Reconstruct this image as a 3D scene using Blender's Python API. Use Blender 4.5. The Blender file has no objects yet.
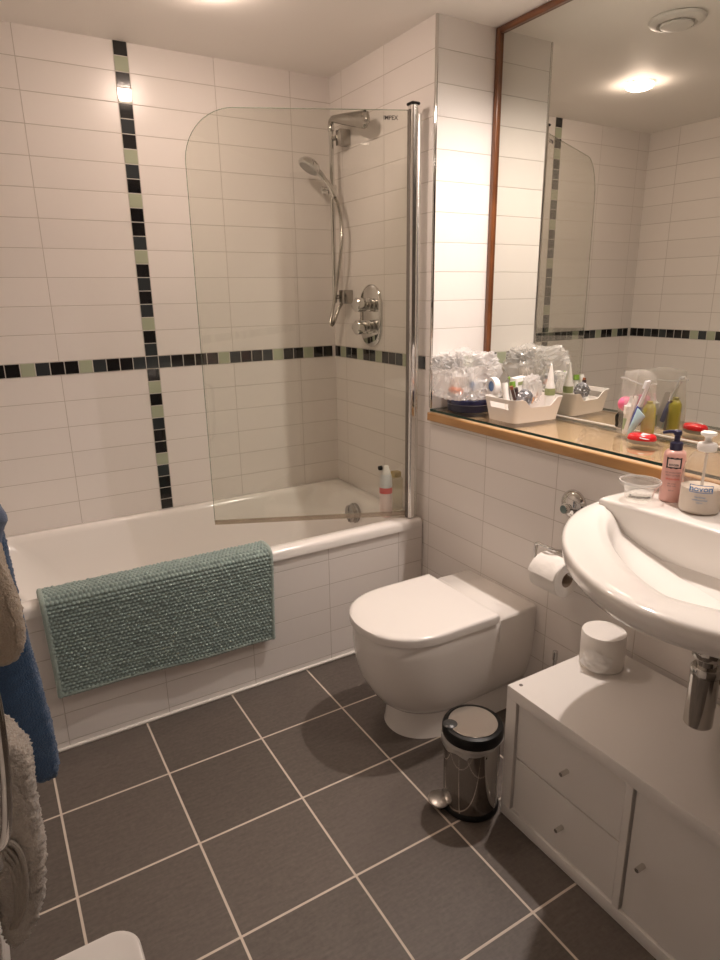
import bpy, bmesh, math, random
from mathutils import Vector, Matrix, noise
random.seed(7)
PI = math.pi
SC = bpy.context.scene
COL = SC.collection
sin, cos = math.sin, math.cos

# ------------------------------------------------------------------ materials
MATS = {}
def new_mat(name):
    m = bpy.data.materials.new(name); m.use_nodes = True
    nt = m.node_tree
    return m, nt, nt.nodes['Principled BSDF']
def P(name, col, rough=.4, metal=0.0, bump=0.0, bscale=200.0, coat=0.0, var=0.0, vscale=8.0, sheen=0.0, spec=None, sss=0.0, emit=None, estr=0.0):
    if name in MATS: return MATS[name]
    m, nt, b = new_mat(name)
    b.inputs['Base Color'].default_value = (*col, 1)
    b.inputs['Roughness'].default_value = rough
    b.inputs['Metallic'].default_value = metal
    b.inputs['Coat Weight'].default_value = coat
    if spec is not None: b.inputs['Specular IOR Level'].default_value = spec
    if sheen: b.inputs['Sheen Weight'].default_value = sheen
    if sss:
        b.inputs['Subsurface Weight'].default_value = sss
        b.inputs['Subsurface Radius'].default_value = (.01, .008, .006)
    if emit:
        b.inputs['Emission Color'].default_value = (*emit, 1); b.inputs['Emission Strength'].default_value = estr
    tc = nt.nodes.new('ShaderNodeTexCoord')
    if var:
        n = nt.nodes.new('ShaderNodeTexNoise'); n.inputs['Scale'].default_value = vscale; n.inputs['Detail'].default_value = 6
        nt.links.new(tc.outputs['Object'], n.inputs['Vector'])
        r = nt.nodes.new('ShaderNodeMapRange'); r.inputs[3].default_value = 1 - var; r.inputs[4].default_value = 1 + var
        nt.links.new(n.outputs['Fac'], r.inputs[0])
        mx = nt.nodes.new('ShaderNodeVectorMath'); mx.operation = 'SCALE'; mx.inputs[0].default_value = col
        nt.links.new(r.outputs[0], mx.inputs['Scale']); nt.links.new(mx.outputs[0], b.inputs['Base Color'])
    if bump:
        n = nt.nodes.new('ShaderNodeTexNoise'); n.inputs['Scale'].default_value = bscale; n.inputs['Detail'].default_value = 4
        nt.links.new(tc.outputs['Object'], n.inputs['Vector'])
        bp = nt.nodes.new('ShaderNodeBump'); bp.inputs['Strength'].default_value = bump; bp.inputs['Distance'].default_value = .004
        nt.links.new(n.outputs['Fac'], bp.inputs['Height']); nt.links.new(bp.outputs[0], b.inputs['Normal'])
    MATS[name] = m
    return m

def film(name, tint, diff=0.0, dcol=(.9, .9, .9), rough=.05, ior=1.5, gl=1.0):
    """clear sheet: tinted straight-through light + surface gloss + a little milky diffuse"""
    if name in MATS: return MATS[name]
    m = bpy.data.materials.new(name); m.use_nodes = True
    nt = m.node_tree; nt.nodes.clear()
    out = nt.nodes.new('ShaderNodeOutputMaterial')
    tr = nt.nodes.new('ShaderNodeBsdfTransparent'); tr.inputs[0].default_value = (*tint, 1)
    g = nt.nodes.new('ShaderNodeBsdfGlossy'); g.inputs['Roughness'].default_value = rough
    g.inputs['Color'].default_value = (gl, gl, gl, 1)
    fr = nt.nodes.new('ShaderNodeFresnel'); geo = nt.nodes.new('ShaderNodeNewGeometry'); io = nt.nodes.new('ShaderNodeMapRange')
    io.inputs[3].default_value = ior; io.inputs[4].default_value = 1/ior       # same sheet gloss seen from either side
    nt.links.new(geo.outputs['Backfacing'], io.inputs[0]); nt.links.new(io.outputs[0], fr.inputs[0])
    d = nt.nodes.new('ShaderNodeBsdfDiffuse'); d.inputs[0].default_value = (*dcol, 1)
    t2 = nt.nodes.new('ShaderNodeBsdfTranslucent'); t2.inputs[0].default_value = (*dcol, 1)
    dd = nt.nodes.new('ShaderNodeMixShader'); dd.inputs[0].default_value = .4
    nt.links.new(d.outputs[0], dd.inputs[1]); nt.links.new(t2.outputs[0], dd.inputs[2])
    m1 = nt.nodes.new('ShaderNodeMixShader'); m1.inputs[0].default_value = diff
    m2 = nt.nodes.new('ShaderNodeMixShader')
    nt.links.new(tr.outputs[0], m1.inputs[1]); nt.links.new(dd.outputs[0], m1.inputs[2])
    nt.links.new(fr.outputs[0], m2.inputs[0]); nt.links.new(m1.outputs[0], m2.inputs[1]); nt.links.new(g.outputs[0], m2.inputs[2])
    nt.links.new(m2.outputs[0], out.inputs[0])
    MATS[name] = m
    return m

class NG:
    """small helper to write maths as nodes"""
    def __init__(s, nt): s.nt = nt
    def m(s, op, a, b=None, c=None):
        n = s.nt.nodes.new('ShaderNodeMath'); n.operation = op
        for i, v in enumerate((a, b, c)):
            if v is None: continue
            if isinstance(v, (int, float)): n.inputs[i].default_value = v
            else: s.nt.links.new(v, n.inputs[i])
        return n.outputs[0]

ZM, ROW, MOS = 1.1741, .1042, .0521          # mosaic band centre, tile row height, mosaic pitch
XS = -.8773                                   # vertical mosaic strip centre
H = 2.3417                                    # ceiling
def tile_mat(name, axis, u0, w, strip=False, z0=None, band=True, g=.0022, col=(.80, .76, .725), rough=.28):
    m, nt, b = new_mat(name)
    k = NG(nt)
    geo = nt.nodes.new('ShaderNodeNewGeometry')
    sp = nt.nodes.new('ShaderNodeSeparateXYZ'); nt.links.new(geo.outputs['Position'], sp.inputs[0])
    u = k.m('SUBTRACT', sp.outputs[axis], u0)
    if strip: u = k.m('SUBTRACT', u, k.m('MULTIPLY', k.m('GREATER_THAN', u, 0.0), MOS))
    v = k.m('SUBTRACT', sp.outputs['Z'], (ZM - MOS/2) if z0 is None else z0)
    if band: v = k.m('SUBTRACT', v, k.m('MULTIPLY', k.m('GREATER_THAN', v, 0.0), MOS))
    def dist(x, p):
        f = k.m('MULTIPLY', k.m('FRACT', k.m('DIVIDE', k.m('ADD', x, p*100), p)), p)
        return k.m('MINIMUM', f, k.m('SUBTRACT', p, f))
    d = k.m('MINIMUM', dist(u, w), dist(v, ROW))
    ramp = nt.nodes.new('ShaderNodeMapRange'); ramp.inputs[1].default_value = g*.35; ramp.inputs[2].default_value = g*.75
    nt.links.new(d, ramp.inputs[0]); fac = ramp.outputs[0]
    # per-tile tone
    iu = k.m('FLOOR', k.m('DIVIDE', k.m('ADD', u, w*100), w)); iv = k.m('FLOOR', k.m('DIVIDE', k.m('ADD', v, ROW*100), ROW))
    cx = nt.nodes.new('ShaderNodeCombineXYZ'); nt.links.new(iu, cx.inputs[0]); nt.links.new(iv, cx.inputs[1])
    wn = nt.nodes.new('ShaderNodeTexWhiteNoise'); wn.noise_dimensions = '3D'; nt.links.new(cx.outputs[0], wn.inputs['Vector'])
    tone = k.m('ADD', k.m('MULTIPLY', wn.outputs['Value'], .035), .98)
    tn = nt.nodes.new('ShaderNodeVectorMath'); tn.operation = 'SCALE'; tn.inputs[0].default_value = col; nt.links.new(tone, tn.inputs['Scale'])
    mx = nt.nodes.new('ShaderNodeMix'); mx.data_type = 'RGBA'
    mx.inputs[6].default_value = (.55, .505, .455, 1)
    nt.links.new(fac, mx.inputs[0]); nt.links.new(tn.outputs[0], mx.inputs[7])
    nt.links.new(mx.outputs[2], b.inputs['Base Color'])
    rr = nt.nodes.new('ShaderNodeMapRange'); rr.inputs[3].default_value = .8; rr.inputs[4].default_value = rough
    nt.links.new(fac, rr.inputs[0]); nt.links.new(rr.outputs[0], b.inputs['Roughness'])
    # glaze ripple + recessed grout
    ns = nt.nodes.new('ShaderNodeTexNoise'); ns.inputs['Scale'].default_value = 9; ns.inputs['Detail'].default_value = 2
    nt.links.new(geo.outputs['Position'], ns.inputs['Vector'])
    hh = k.m('ADD', k.m('MULTIPLY', fac, .0012), k.m('MULTIPLY', ns.outputs['Fac'], .0014))
    bp = nt.nodes.new('ShaderNodeBump'); bp.inputs['Strength'].default_value = .8; bp.inputs['Distance'].default_value = 1.0
    nt.links.new(hh, bp.inputs['Height']); nt.links.new(bp.outputs[0], b.inputs['Normal'])
    MATS[name] = m
    return m

def floor_mat():
    m, nt, b = new_mat('floor_tile')
    k = NG(nt)
    geo = nt.nodes.new('ShaderNodeNewGeometry')
    sp = nt.nodes.new('ShaderNodeSeparateXYZ'); nt.links.new(geo.outputs['Position'], sp.inputs[0])
    p = .312
    u = k.m('ADD', sp.outputs['X'], .8828 + p*50); v = k.m('ADD', sp.outputs['Y'], 1.0234 + p*50)
    def dist(x):
        f = k.m('MULTIPLY', k.m('FRACT', k.m('DIVIDE', x, p)), p)
        return k.m('MINIMUM', f, k.m('SUBTRACT', p, f))
    d = k.m('MINIMUM', dist(u), dist(v))
    ramp = nt.nodes.new('ShaderNodeMapRange'); ramp.inputs[1].default_value = .0026; ramp.inputs[2].default_value = .0036
    nt.links.new(d, ramp.inputs[0]); fac = ramp.outputs[0]
    cx = nt.nodes.new('ShaderNodeCombineXYZ')
    nt.links.new(k.m('FLOOR', k.m('DIVIDE', u, p)), cx.inputs[0]); nt.links.new(k.m('FLOOR', k.m('DIVIDE', v, p)), cx.inputs[1])
    wn = nt.nodes.new('ShaderNodeTexWhiteNoise'); wn.noise_dimensions = '3D'; nt.links.new(cx.outputs[0], wn.inputs['Vector'])
    mp = nt.nodes.new('ShaderNodeMapping'); mp.inputs['Scale'].default_value = (5, 28, 1); mp.inputs['Rotation'].default_value = (0, 0, .9)
    nt.links.new(geo.outputs['Position'], mp.inputs[0])
    n1 = nt.nodes.new('ShaderNodeTexNoise'); n1.inputs['Scale'].default_value = 4; n1.inputs['Detail'].default_value = 9; n1.inputs['Roughness'].default_value = .7
    nt.links.new(mp.outputs[0], n1.inputs['Vector'])
    n2 = nt.nodes.new('ShaderNodeTexNoise'); n2.inputs['Scale'].default_value = 90; n2.inputs['Detail'].default_value = 4
    nt.links.new(geo.outputs['Position'], n2.inputs['Vector'])
    t = k.m('ADD', k.m('ADD', k.m('MULTIPLY', n1.outputs['Fac'], .55), k.m('MULTIPLY', n2.outputs['Fac'], .35)), k.m('MULTIPLY', wn.outputs['Value'], .12))
    cr = nt.nodes.new('ShaderNodeValToRGB')
    cr.color_ramp.elements[0].position = .28; cr.color_ramp.elements[0].color = (.072, .059, .050, 1)
    cr.color_ramp.elements[1].position = .75; cr.color_ramp.elements[1].color = (.160, .134, .116, 1)
    nt.links.new(t, cr.inputs[0])
    mx = nt.nodes.new('ShaderNodeMix'); mx.data_type = 'RGBA'; mx.inputs[6].default_value = (.62, .54, .46, 1)
    nt.links.new(fac, mx.inputs[0]); nt.links.new(cr.outputs[0], mx.inputs[7]); nt.links.new(mx.outputs[2], b.inputs['Base Color'])
    b.inputs['Roughness'].default_value = .48
    hh = k.m('ADD', k.m('MULTIPLY', fac, .0010), k.m('MULTIPLY', t, .0010))
    bp = nt.nodes.new('ShaderNodeBump'); bp.inputs['Strength'].default_value = .7; bp.inputs['Distance'].default_value = 1.0
    nt.links.new(hh, bp.inputs['Height']); nt.links.new(bp.outputs[0], b.inputs['Normal'])
    return m

def wood_mat(name, c0, c1, axis_scale, rough=.3, coat=.4):
    m, nt, b = new_mat(name)
    tc = nt.nodes.new('ShaderNodeTexCoord')
    mp = nt.nodes.new('ShaderNodeMapping'); mp.inputs['Scale'].default_value = axis_scale
    nt.links.new(tc.outputs['Object'], mp.inputs[0])
    n = nt.nodes.new('ShaderNodeTexNoise'); n.inputs['Scale'].default_value = 6; n.inputs['Detail'].default_value = 8; n.inputs['Distortion'].default_value = .4
    nt.links.new(mp.outputs[0], n.inputs['Vector'])
    cr = nt.nodes.new('ShaderNodeValToRGB'); cr.color_ramp.elements[0].position = .3; cr.color_ramp.elements[1].position = .7
    cr.color_ramp.elements[0].color = (*c0, 1); cr.color_ramp.elements[1].color = (*c1, 1)
    nt.links.new(n.outputs['Fac'], cr.inputs[0]); nt.links.new(cr.outputs[0], b.inputs['Base Color'])
    b.inputs['Roughness'].default_value = rough; b.inputs['Coat Weight'].default_value = coat; b.inputs['Coat Roughness'].default_value = .15
    MATS[name] = m
    return m

# ------------------------------------------------------------------ mesh helpers
OFF = {}
class MB:
    def __init__(s): s.bm = bmesh.new()
    def box(s, x0, x1, y0, y1, z0, z1, bev=0.0, seg=3, sel=None):
        bm2 = bmesh.new()
        bmesh.ops.create_cube(bm2, size=1)
        for v in bm2.verts:
            v.co = Vector(((x0 + x1)/2 + v.co.x*(x1 - x0), (y0 + y1)/2 + v.co.y*(y1 - y0), (z0 + z1)/2 + v.co.z*(z1 - z0)))
        if bev:
            es = [e for e in bm2.edges if sel is None or sel((e.verts[0].co + e.verts[1].co)/2)]
            bmesh.ops.bevel(bm2, geom=es, offset=bev, segments=seg, affect='EDGES', profile=.5)
        s.merge(bm2); return s
    def merge(s, bm2, mat=None):
        me = bpy.data.meshes.new('tmp'); bm2.to_mesh(me); bm2.free()
        if mat is not None: me.transform(mat)
        s.bm.from_mesh(me); bpy.data.meshes.remove(me)
    def loft(s, rings, cap0=True, cap1=True, closed=True):
        vs = [[s.bm.verts.new(Vector(p)) for p in r] for r in rings]
        n = len(vs[0])
        for a, b in zip(vs[:-1], vs[1:]):
            for i in range(n if closed else n - 1):
                j = (i + 1) % n
                try: s.bm.faces.new((a[i], a[j], b[j], b[i]))
                except ValueError: pass
        if cap0: s.bm.faces.new(list(reversed(vs[0])))
        if cap1: s.bm.faces.new(vs[-1])
        return s
    def lathe(s, prof, c=(0, 0, 0), axis='Z', n=40, caps=True, mat=None, sx=1.0, sy=1.0):
        """prof: list of (radius, height)"""
        rings = []
        for r, h in prof:
            ring = []
            for i in range(n):
                a = 2*PI*i/n
                x, y, z = r*cos(a)*sx, r*sin(a)*sy, h
                if axis == 'X': x, y, z = z, x, y
                elif axis == 'Y': x, y, z = y, z, x
                p = Vector((x, y, z))
                if mat is not None: p = mat @ p
                ring.append(p + Vector(c))
            rings.append(ring)
        return s.loft(rings, caps, caps)
    def tube(s, pts, r, n=14, caps=True):
        pts = [Vector(p) for p in pts]
        rr = r if isinstance(r, (list, tuple)) else [r]*len(pts)
        t0 = (pts[1] - pts[0]).normalized()
        up = Vector((0, 0, 1)) if abs(t0.z) < .9 else Vector((1, 0, 0))
        nrm = t0.cross(up).normalized(); rings = []
        for i, p in enumerate(pts):
            if i == 0: t = pts[1] - pts[0]
            elif i == len(pts) - 1: t = pts[-1] - pts[-2]
            else: t = (pts[i+1] - pts[i]).normalized() + (pts[i] - pts[i-1]).normalized()
            t.normalize()
            nrm = (nrm - t*nrm.dot(t)).normalized(); bi = t.cross(nrm)
            rings.append([p + (nrm*cos(2*PI*k/n) + bi*sin(2*PI*k/n))*rr[i] for k in range(n)])
        return s.loft(rings, caps, caps)
    def grid(s, f, nu, nv, thick=None):
        vs = [[s.bm.verts.new(Vector(f(i/nu, j/nv))) for j in range(nv + 1)] for i in range(nu + 1)]
        for i in range(nu):
            for j in range(nv):
                s.bm.faces.new((vs[i][j], vs[i+1][j], vs[i+1][j+1], vs[i][j+1]))
        return s

def spline(pts, n=8, closed=False):
    """Catmull-Rom through pts"""
    pts = [Vector(p) for p in pts]; out = []
    m = len(pts)
    for i in range(m if closed else m - 1):
        if closed: p0, p1, p2, p3 = pts[i-1], pts[i], pts[(i+1) % m], pts[(i+2) % m]
        else: p0, p1, p2, p3 = pts[max(i-1, 0)], pts[i], pts[i+1], pts[min(i+2, m-1)]
        for k in range(n):
            t = k/n
            out.append(.5*((2*p1) + (-p0 + p2)*t + (2*p0 - 5*p1 + 4*p2 - p3)*t*t + (-p0 + 3*p1 - 3*p2 + p3)*t**3))
    if not closed: out.append(pts[-1])
    return out

def obj(name, mb, mat, parent=None, smooth=True, ang=38, sub=0):
    bm = mb.bm if isinstance(mb, MB) else mb
    bmesh.ops.recalc_face_normals(bm, faces=bm.faces)
    me = bpy.data.meshes.new(name); bm.to_mesh(me); bm.free()
    mats = mat if isinstance(mat, (list, tuple)) else [mat]
    for q in mats: me.materials.append(q)
    o = bpy.data.objects.new(name, me); COL.objects.link(o)
    if smooth:
        me.polygons.foreach_set('use_smooth', [True]*len(me.polygons))
        me.set_sharp_from_angle(angle=math.radians(ang))
    if parent is not None:
        off = OFF.get(parent.name, Vector((0, 0, 0)))
        me.transform(Matrix.Translation(-off)); o.parent = parent; OFF[o.name] = off
    else: OFF[o.name] = Vector((0, 0, 0))
    if sub:
        md = o.modifiers.new('sub', 'SUBSURF'); md.levels = sub; md.render_levels = sub
    return o
def thing(name, label, cat, loc, group=None):
    o = bpy.data.objects.new(name, None); COL.objects.link(o); o.location = loc; o.empty_display_size = .05
    OFF[o.name] = Vector(loc); return tag(o, label, cat, group)
def tag(o, label, cat, group=None):
    o['label'] = label; o['category'] = cat
    if group: o['group'] = group
    return o
def struct(o): o['kind'] = 'structure'; return o
def text(name, s, size, mat, parent, M, shear=0.0, ext=.0002, bend=None, sx=1.0):
    """raised lettering: M places it (x right, y up, z out of the surface); bend=(cx,cy,r) wraps it round an upright bottle"""
    cu = bpy.data.curves.new('lettering', 'FONT'); cu.body = s; cu.size = size; cu.align_x = 'CENTER'; cu.align_y = 'CENTER'
    cu.extrude = ext; cu.shear = shear; cu.offset = size*.02; cu.resolution_u = 3
    to = bpy.data.objects.new('lettering', cu)
    COL.objects.link(to)
    dg = bpy.context.evaluated_depsgraph_get()
    me = bpy.data.meshes.new_from_object(to.evaluated_get(dg))
    bpy.data.objects.remove(to)
    bm = bmesh.new(); bm.from_mesh(me); bpy.data.meshes.remove(me)
    bmesh.ops.scale(bm, vec=(sx, 1, 1), verts=bm.verts)
    if bend:
        cx, cy, r, a0, z = bend
        bmesh.ops.subdivide_edges(bm, edges=[e for e in bm.edges if e.calc_length() > .004], cuts=2)
        for v in bm.verts:
            a = a0 + v.co.x/r; R = r + v.co.z
            v.co = Vector((cx + R*cos(a), cy + R*sin(a), z + v.co.y))
    else: bmesh.ops.transform(bm, matrix=M, verts=bm.verts)
    return obj(name, bm, mat, parent, smooth=False)

# ------------------------------------------------------------------ shared materials
CERAMIC = P('white_ceramic', (.83, .80, .765), .10, coat=.3)
ACRYL = P('white_acrylic', (.82, .79, .755), .16, coat=.2)
CHROME = P('chrome', (.68, .67, .65), .06, 1.0)
STEEL = P('brushed_steel', (.62, .60, .57), .22, 1.0)
DCHROME = P('trap_chrome', (.52, .50, .47), .12, 1.0)
BLACKPL = P('black_plastic', (.005, .005, .005), .4, spec=.3)
WHITEPL = P('white_plastic', (.84, .82, .79), .30)
PAPER = P('tissue_paper', (.84, .81, .77), .95, bump=.25, bscale=260)
GROUT = P('mosaic_grout', (.60, .57, .52), .8)
CEIL = P('ceiling_paint', (.88, .85, .81), .65, bump=.04, bscale=25)
LAMI = P('white_laminate', (.80, .775, .745), .32)
GLASS = film('screen_glass', (.945, .95, .925), 0, ior=1.45, rough=.01)
WOODD = wood_mat('mahogany', (.11, .036, .012), (.24, .085, .030), (1, 8, 1), .28)
WOODL = wood_mat('oak_board', (.56, .38, .22), (.64, .45, .28), (8, 1, 8), .35)

# ------------------------------------------------------------------ room
D = .277          # mirror plane depth
XL, YF = -1.66, -3.2
YC = -.766        # alcove return
tw_back = tile_mat('back_wall_tile', 'X', XS - MOS/2, .33, strip=True)
tw_end = tile_mat('end_wall_tile', 'Y', -.1043, .331)
tw_low = tile_mat('low_wall_tile', 'Y', -.1043, .331)
tw_left = tile_mat('left_wall_tile', 'Y', -.2, .331)
tw_ret = tile_mat('return_wall_tile', 'X', -.03, .335)
tw_panel = tile_mat('bath_panel_tile', 'X', -.453, .33, z0=.027, band=False)

struct(obj('floor', MB().box(XL - .1, D + .1, YF - .1, .1, -.1, 0), floor_mat(), smooth=False))
struct(obj('ceiling', MB().box(XL - .1, D + .1, YF - .1, .1, H, H + .1), CEIL, smooth=False))
struct(obj('wall_back', MB().box(XL - .1, D + .1, 0, .1, 0, H), tw_back, smooth=False))
struct(obj('wall_left', MB().box(XL - .1, XL, YF, 0, 0, H), tw_left, smooth=False))
struct(obj('wall_front', MB().box(XL - .1, D + .1, YF - .1, YF, 0, H), P('unseen_dark', (.085, .065, .05), .4), smooth=False))  # unseen wall, coloured dark to cut bounce and give the chrome dark reflections
w = obj('wall_end', MB().box(0, D + .1, YC, 0, 0, H), [tw_end, tw_ret], smooth=False)
for p in w.data.polygons: p.material_index = 1 if abs(p.normal.y) > .9 else 0
struct(w)
struct(obj('wall_right', MB().box(0, D + .1, YF, YC, 0, .953), tw_low, smooth=False))
struct(obj('wall_mirror_side', MB().box(D + .002, D + .1, YF, YC, .953, H), CEIL, smooth=False))
# chrome corner bead of the alcove return
struct(obj('trim_1', MB().box(-.004, .006, YC - .004, YC + .006, 1.0, H, .003, 2), CHROME))

# mosaic bands : K black, D charcoal, G pale green glass
MB_K = P('mosaic_black', (.010, .010, .011), .08, coat=.5)
MB_D = P('mosaic_charcoal', (.035, .042, .046), .10, coat=.5)
MB_G = P('mosaic_green', (.40, .44, .32), .10, coat=.5)
def mosaic(name, cells):
    """cells: (centre Vector, normal axis, letter)"""
    mb = MB(); idx = []
    for c, ax, k in cells:
        s = MOS/2 - .0016
        n0 = len(mb.bm.faces)
        e = {'y-': (c[0]-s, c[0]+s, c[1]-.0030, c[1], c[2]-s, c[2]+s),
             'x-': (c[0]-.0030, c[0], c[1]-s, c[1]+s, c[2]-s, c[2]+s),
             'x+': (c[0], c[0]+.0030, c[1]-s, c[1]+s, c[2]-s, c[2]+s)}[ax]
        mb.box(*e, bev=.0008, seg=1)
        idx += ['KDG'.index(k)]*(len(mb.bm.faces) - n0)
        # grout bed
        n0 = len(mb.bm.faces); s = MOS/2
        e = {'y-': (c[0]-s, c[0]+s, c[1]-.0018, c[1]-.0001, c[2]-s, c[2]+s),
             'x-': (c[0]-.0018, c[0]-.0001, c[1]-s, c[1]+s, c[2]-s, c[2]+s),
             'x+': (c[0]+.0001, c[0]+.0018, c[1]-s, c[1]+s, c[2]-s, c[2]+s)}[ax]
        mb.box(*e); idx += [3]*(len(mb.bm.faces) - n0)
    o = obj(name, mb, [MB_K, MB_D, MB_G, GROUT], smooth=False)
    for p, i in zip(o.data.polygons, idx): p.material_index = i
    return struct(o)
up = list(reversed('KGKGKDKGDKGKKDGKDKDGKD'))     # above the crossing, nearest first
dn = 'KGKGDKKGDKKK'
mosaic('trim_2', [((XS, 0, ZM + MOS*(i + 1)), 'y-', k) for i, k in enumerate(up)] + [((XS, 0, ZM - MOS*(i + 1)), 'y-', k) for i, k in enumerate(dn)])
rt = 'DKKKKGDKKDGKKGK' + 'K'
lf = 'DKKDGKKDGKKGDKK'
mosaic('trim_3', [((XS, 0, ZM), 'y-', 'D')] + [((XS + MOS*(i + 1), 0, ZM), 'y-', k) for i, k in enumerate(rt)] + [((XS - MOS*(i + 1), 0, ZM), 'y-', k) for i, k in enumerate(lf) if XS - MOS*(i + 1) > XL + .02])
en = 'KGDKGKDGKKDGKDK'
mosaic('trim_4', [((0, -.0275 - MOS*i, ZM), 'x-', k) for i, k in enumerate(en) if -.0275 - MOS*i > YC + .01])
seq = [random.choice('KKKDGD') for _ in range(62)]
for i, k in enumerate('KKDKDKKKGDGKKDKG'): seq[i] = k
mosaic('trim_5', [((XL, -.027 - MOS*i, ZM), 'x+', k) for i, k in enumerate(seq) if -.027 - MOS*i > YF + .03])
mosaic('trim_6', [((.028 + MOS*i, YC, ZM), 'y-', k) for i, k in enumerate('KDKGK')])
# white sealant bead along the bath foot and around the tub
struct(obj('trim_7', MB().box(-1.655, -.001, -.738, -.726, 0, .010, .004, 3), P('sealant', (.82, .79, .74), .4)))

# ------------------------------------------------------------------ bathtub
def rrect(x0, x1, y0, y1, r, z, n=10, m=8):
    rs = r if isinstance(r, tuple) else (r,)*4
    pts = []
    cs = [(x1 - rs[0], y1 - rs[0], 0, rs[0]), (x0 + rs[1], y1 - rs[1], PI/2, rs[1]), (x0 + rs[2], y0 + rs[2], PI, rs[2]), (x1 - rs[3], y0 + rs[3], 1.5*PI, rs[3])]
    for q, (cx, cy, a0, r_) in enumerate(cs):
        for i in range(n + 1):
            a = a0 + PI/2*i/n
            pts.append((cx + r_*cos(a), cy + r_*sin(a), z))
        nx, ny, na, nr = cs[(q + 1) % 4]
        p0 = Vector(pts[-1]); p1 = Vector((nx + nr*cos(na), ny + nr*sin(na), z))
        for i in range(1, m): pts.append(tuple(p0.lerp(p1, i/m)))
    return pts
ZR = .533
bath = thing('bathtub', 'white acrylic bathtub with a tiled front along the back wall', 'bathtub', (-.83, -.36, 0))
x0, x1, y0, y1 = -1.656, -.003, -.736, -.003
rings = [rrect(x0, x1, y0, y1, .012, .494), rrect(x0, x1, y0, y1, .012, .518), rrect(x0 + .004, x1 - .002, y0 + .004, y1 - .002, .014, .528),
         rrect(x0 + .012, x1 - .006, y0 + .012, y1 - .006, .018, ZR),
         rrect(-1.600, -.062, -.680, -.040, .09, ZR), rrect(-1.592, -.070, -.672, -.048, .09, ZR - .005), rrect(-1.582, -.078, -.664, -.056, .10, ZR - .022),
         rrect(-1.545, -.092, -.652, -.068, (.22, .14, .14, .22), .43), rrect(-1.475, -.108, -.636, -.084, (.25, .15, .15, .25), .31),
         rrect(-1.40, -.122, -.620, -.100, (.25, .16, .16, .25), .20), rrect(-1.36, -.140, -.600, -.120, (.22, .16, .16, .22), .155),
         rrect(-1.30, -.19, -.55, -.17, (.18, .14, .14, .18), .132), rrect(-.9, -.4, -.40, -.32, .03, .128)]
mb = MB().loft(rings, False, True)
obj('tub', mb, ACRYL, bath, ang=60)
obj('front_panel', MB().box(-1.656, -.003, -.727, -.705, 0, .496), tw_panel, bath, smooth=False)
# overflow dial on the shower end
ov = MB().lathe([(.0, -.030), (.034, -.030), (.041, -.026), (.042, -.006), (.047, -.003), (.047, .010)], (-.096, -.318, .450), 'X', 36)
ov.box(-.129, -.124, -.3200, -.3160, .412, .488, .001, 1)
obj('overflow_dial', ov, P('dial_chrome', (.34, .32, .30), .16, 1.0), bath)
obj('waste_plug', MB().lathe([(.0, .136), (.026, .136), (.033, .132), (.033, .126)], (-.30, -.36, 0), 'Z', 32), CHROME, bath)

# ------------------------------------------------------------------ bath mat
path = spline([(0, -.640, .40), (0, -.650, .47), (0, -.657, .528), (0, -.672, .5455), (0, -.70, .5475), (0, -.730, .545), (0, -.7475, .525), (0, -.752, .45), (0, -.753, .33), (0, -.752, .210)], 14)
L = [0.0]
for a, b in zip(path[:-1], path[1:]): L.append(L[-1] + (b - a).length)
LT = L[-1]
def on_path(s):
    s = min(max(s, 0), LT - 1e-6)
    for i in range(len(L) - 1):
        if L[i + 1] >= s:
            t = (s - L[i])/(L[i + 1] - L[i]); p = path[i].lerp(path[i + 1], t)
            tg = (path[i + 1] - path[i]).normalized()
            i2 = min(i + 1, len(path) - 2); tg2 = (path[i2 + 1] - path[i2]).normalized()
            tg = tg.lerp(tg2, t).normalized()
            return p, Vector((0, tg.z, -tg.y))*1.0
MX0, MX1 = -1.458, -.700
def mat_surface(u, s, h):
    p, n = on_path(s)
    if n.y > 0 and p.y < -.70: n = -n
    drop = max(0, .53 - p.z) if p.y < -.70 else 0
    x = MX0 + u*(MX1 - MX0) + .006*sin(s*9)*(u - .5) + .018*drop*(.3 - u)
    z = p.z - (.022*(u - .4)*drop/.32 if drop else 0)
    wv = .004*sin(u*11 + 1)*drop/.3
    return Vector((x, p.y - wv, z)) + n*h
def out_n(s):
    p, n = on_path(s); return n
# make sure the pile points away from the tub
_, n_mid = on_path(LT*.9)
SG = -1.0 if n_mid.y > 0 else 1.0
mat = thing('bath_mat', 'sage green bobbled bath mat draped over the bath edge', 'bath mat', (-1.08, -.75, .2))
NB, MBk, K = 56, 44, 6
def bob(u, v):
    iu, iv = u*NB, v*MBk
    if int(iv) % 2: iu += .5
    fu, fv = iu - math.floor(iu) - .5, iv - math.floor(iv) - .5
    r = random.Random(int(math.floor(iu))*911 + int(iv)*37).random()
    return .0085*(.75 + .5*r)*max(0, 1 - (fu*fu*3.4 + fv*fv*3.4))**.6
def fm(u, v):
    p, n = on_path(v*LT*.985 + .002)
    q = mat_surface(.014 + u*.972, v*LT*.985 + .002, 0)
    return q + n*SG*(.006 + bob(u, v))
SAGE = P('sage_cotton', (.29, .375, .35), .95, bump=.6, bscale=700, var=.14, vscale=40, sheen=.3)
obj('pile', MB().grid(fm, NB*K, MBk*K), SAGE, mat, ang=180)
def fback(u, v):
    q = mat_surface(u, v*LT, 0); p, n = on_path(v*LT); return q + n*SG*.002
obj('backing', MB().grid(fback, 40, 80), P('mat_backing', (.20, .26, .24), .9), mat, ang=180)
BRD = P('mat_border', (.33, .41, .375), .95, bump=.8, bscale=500, sheen=.3)
bd = MB()
for uu in (.008, .992):
    pts = []
    for i in range(120):
        s = LT*i/119; p, n = on_path(s); pts.append(mat_surface(uu, s, 0) + n*SG*(.006 + .0012*sin(i*2.2)))
    bd.tube(pts, .0088, 8)
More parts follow.
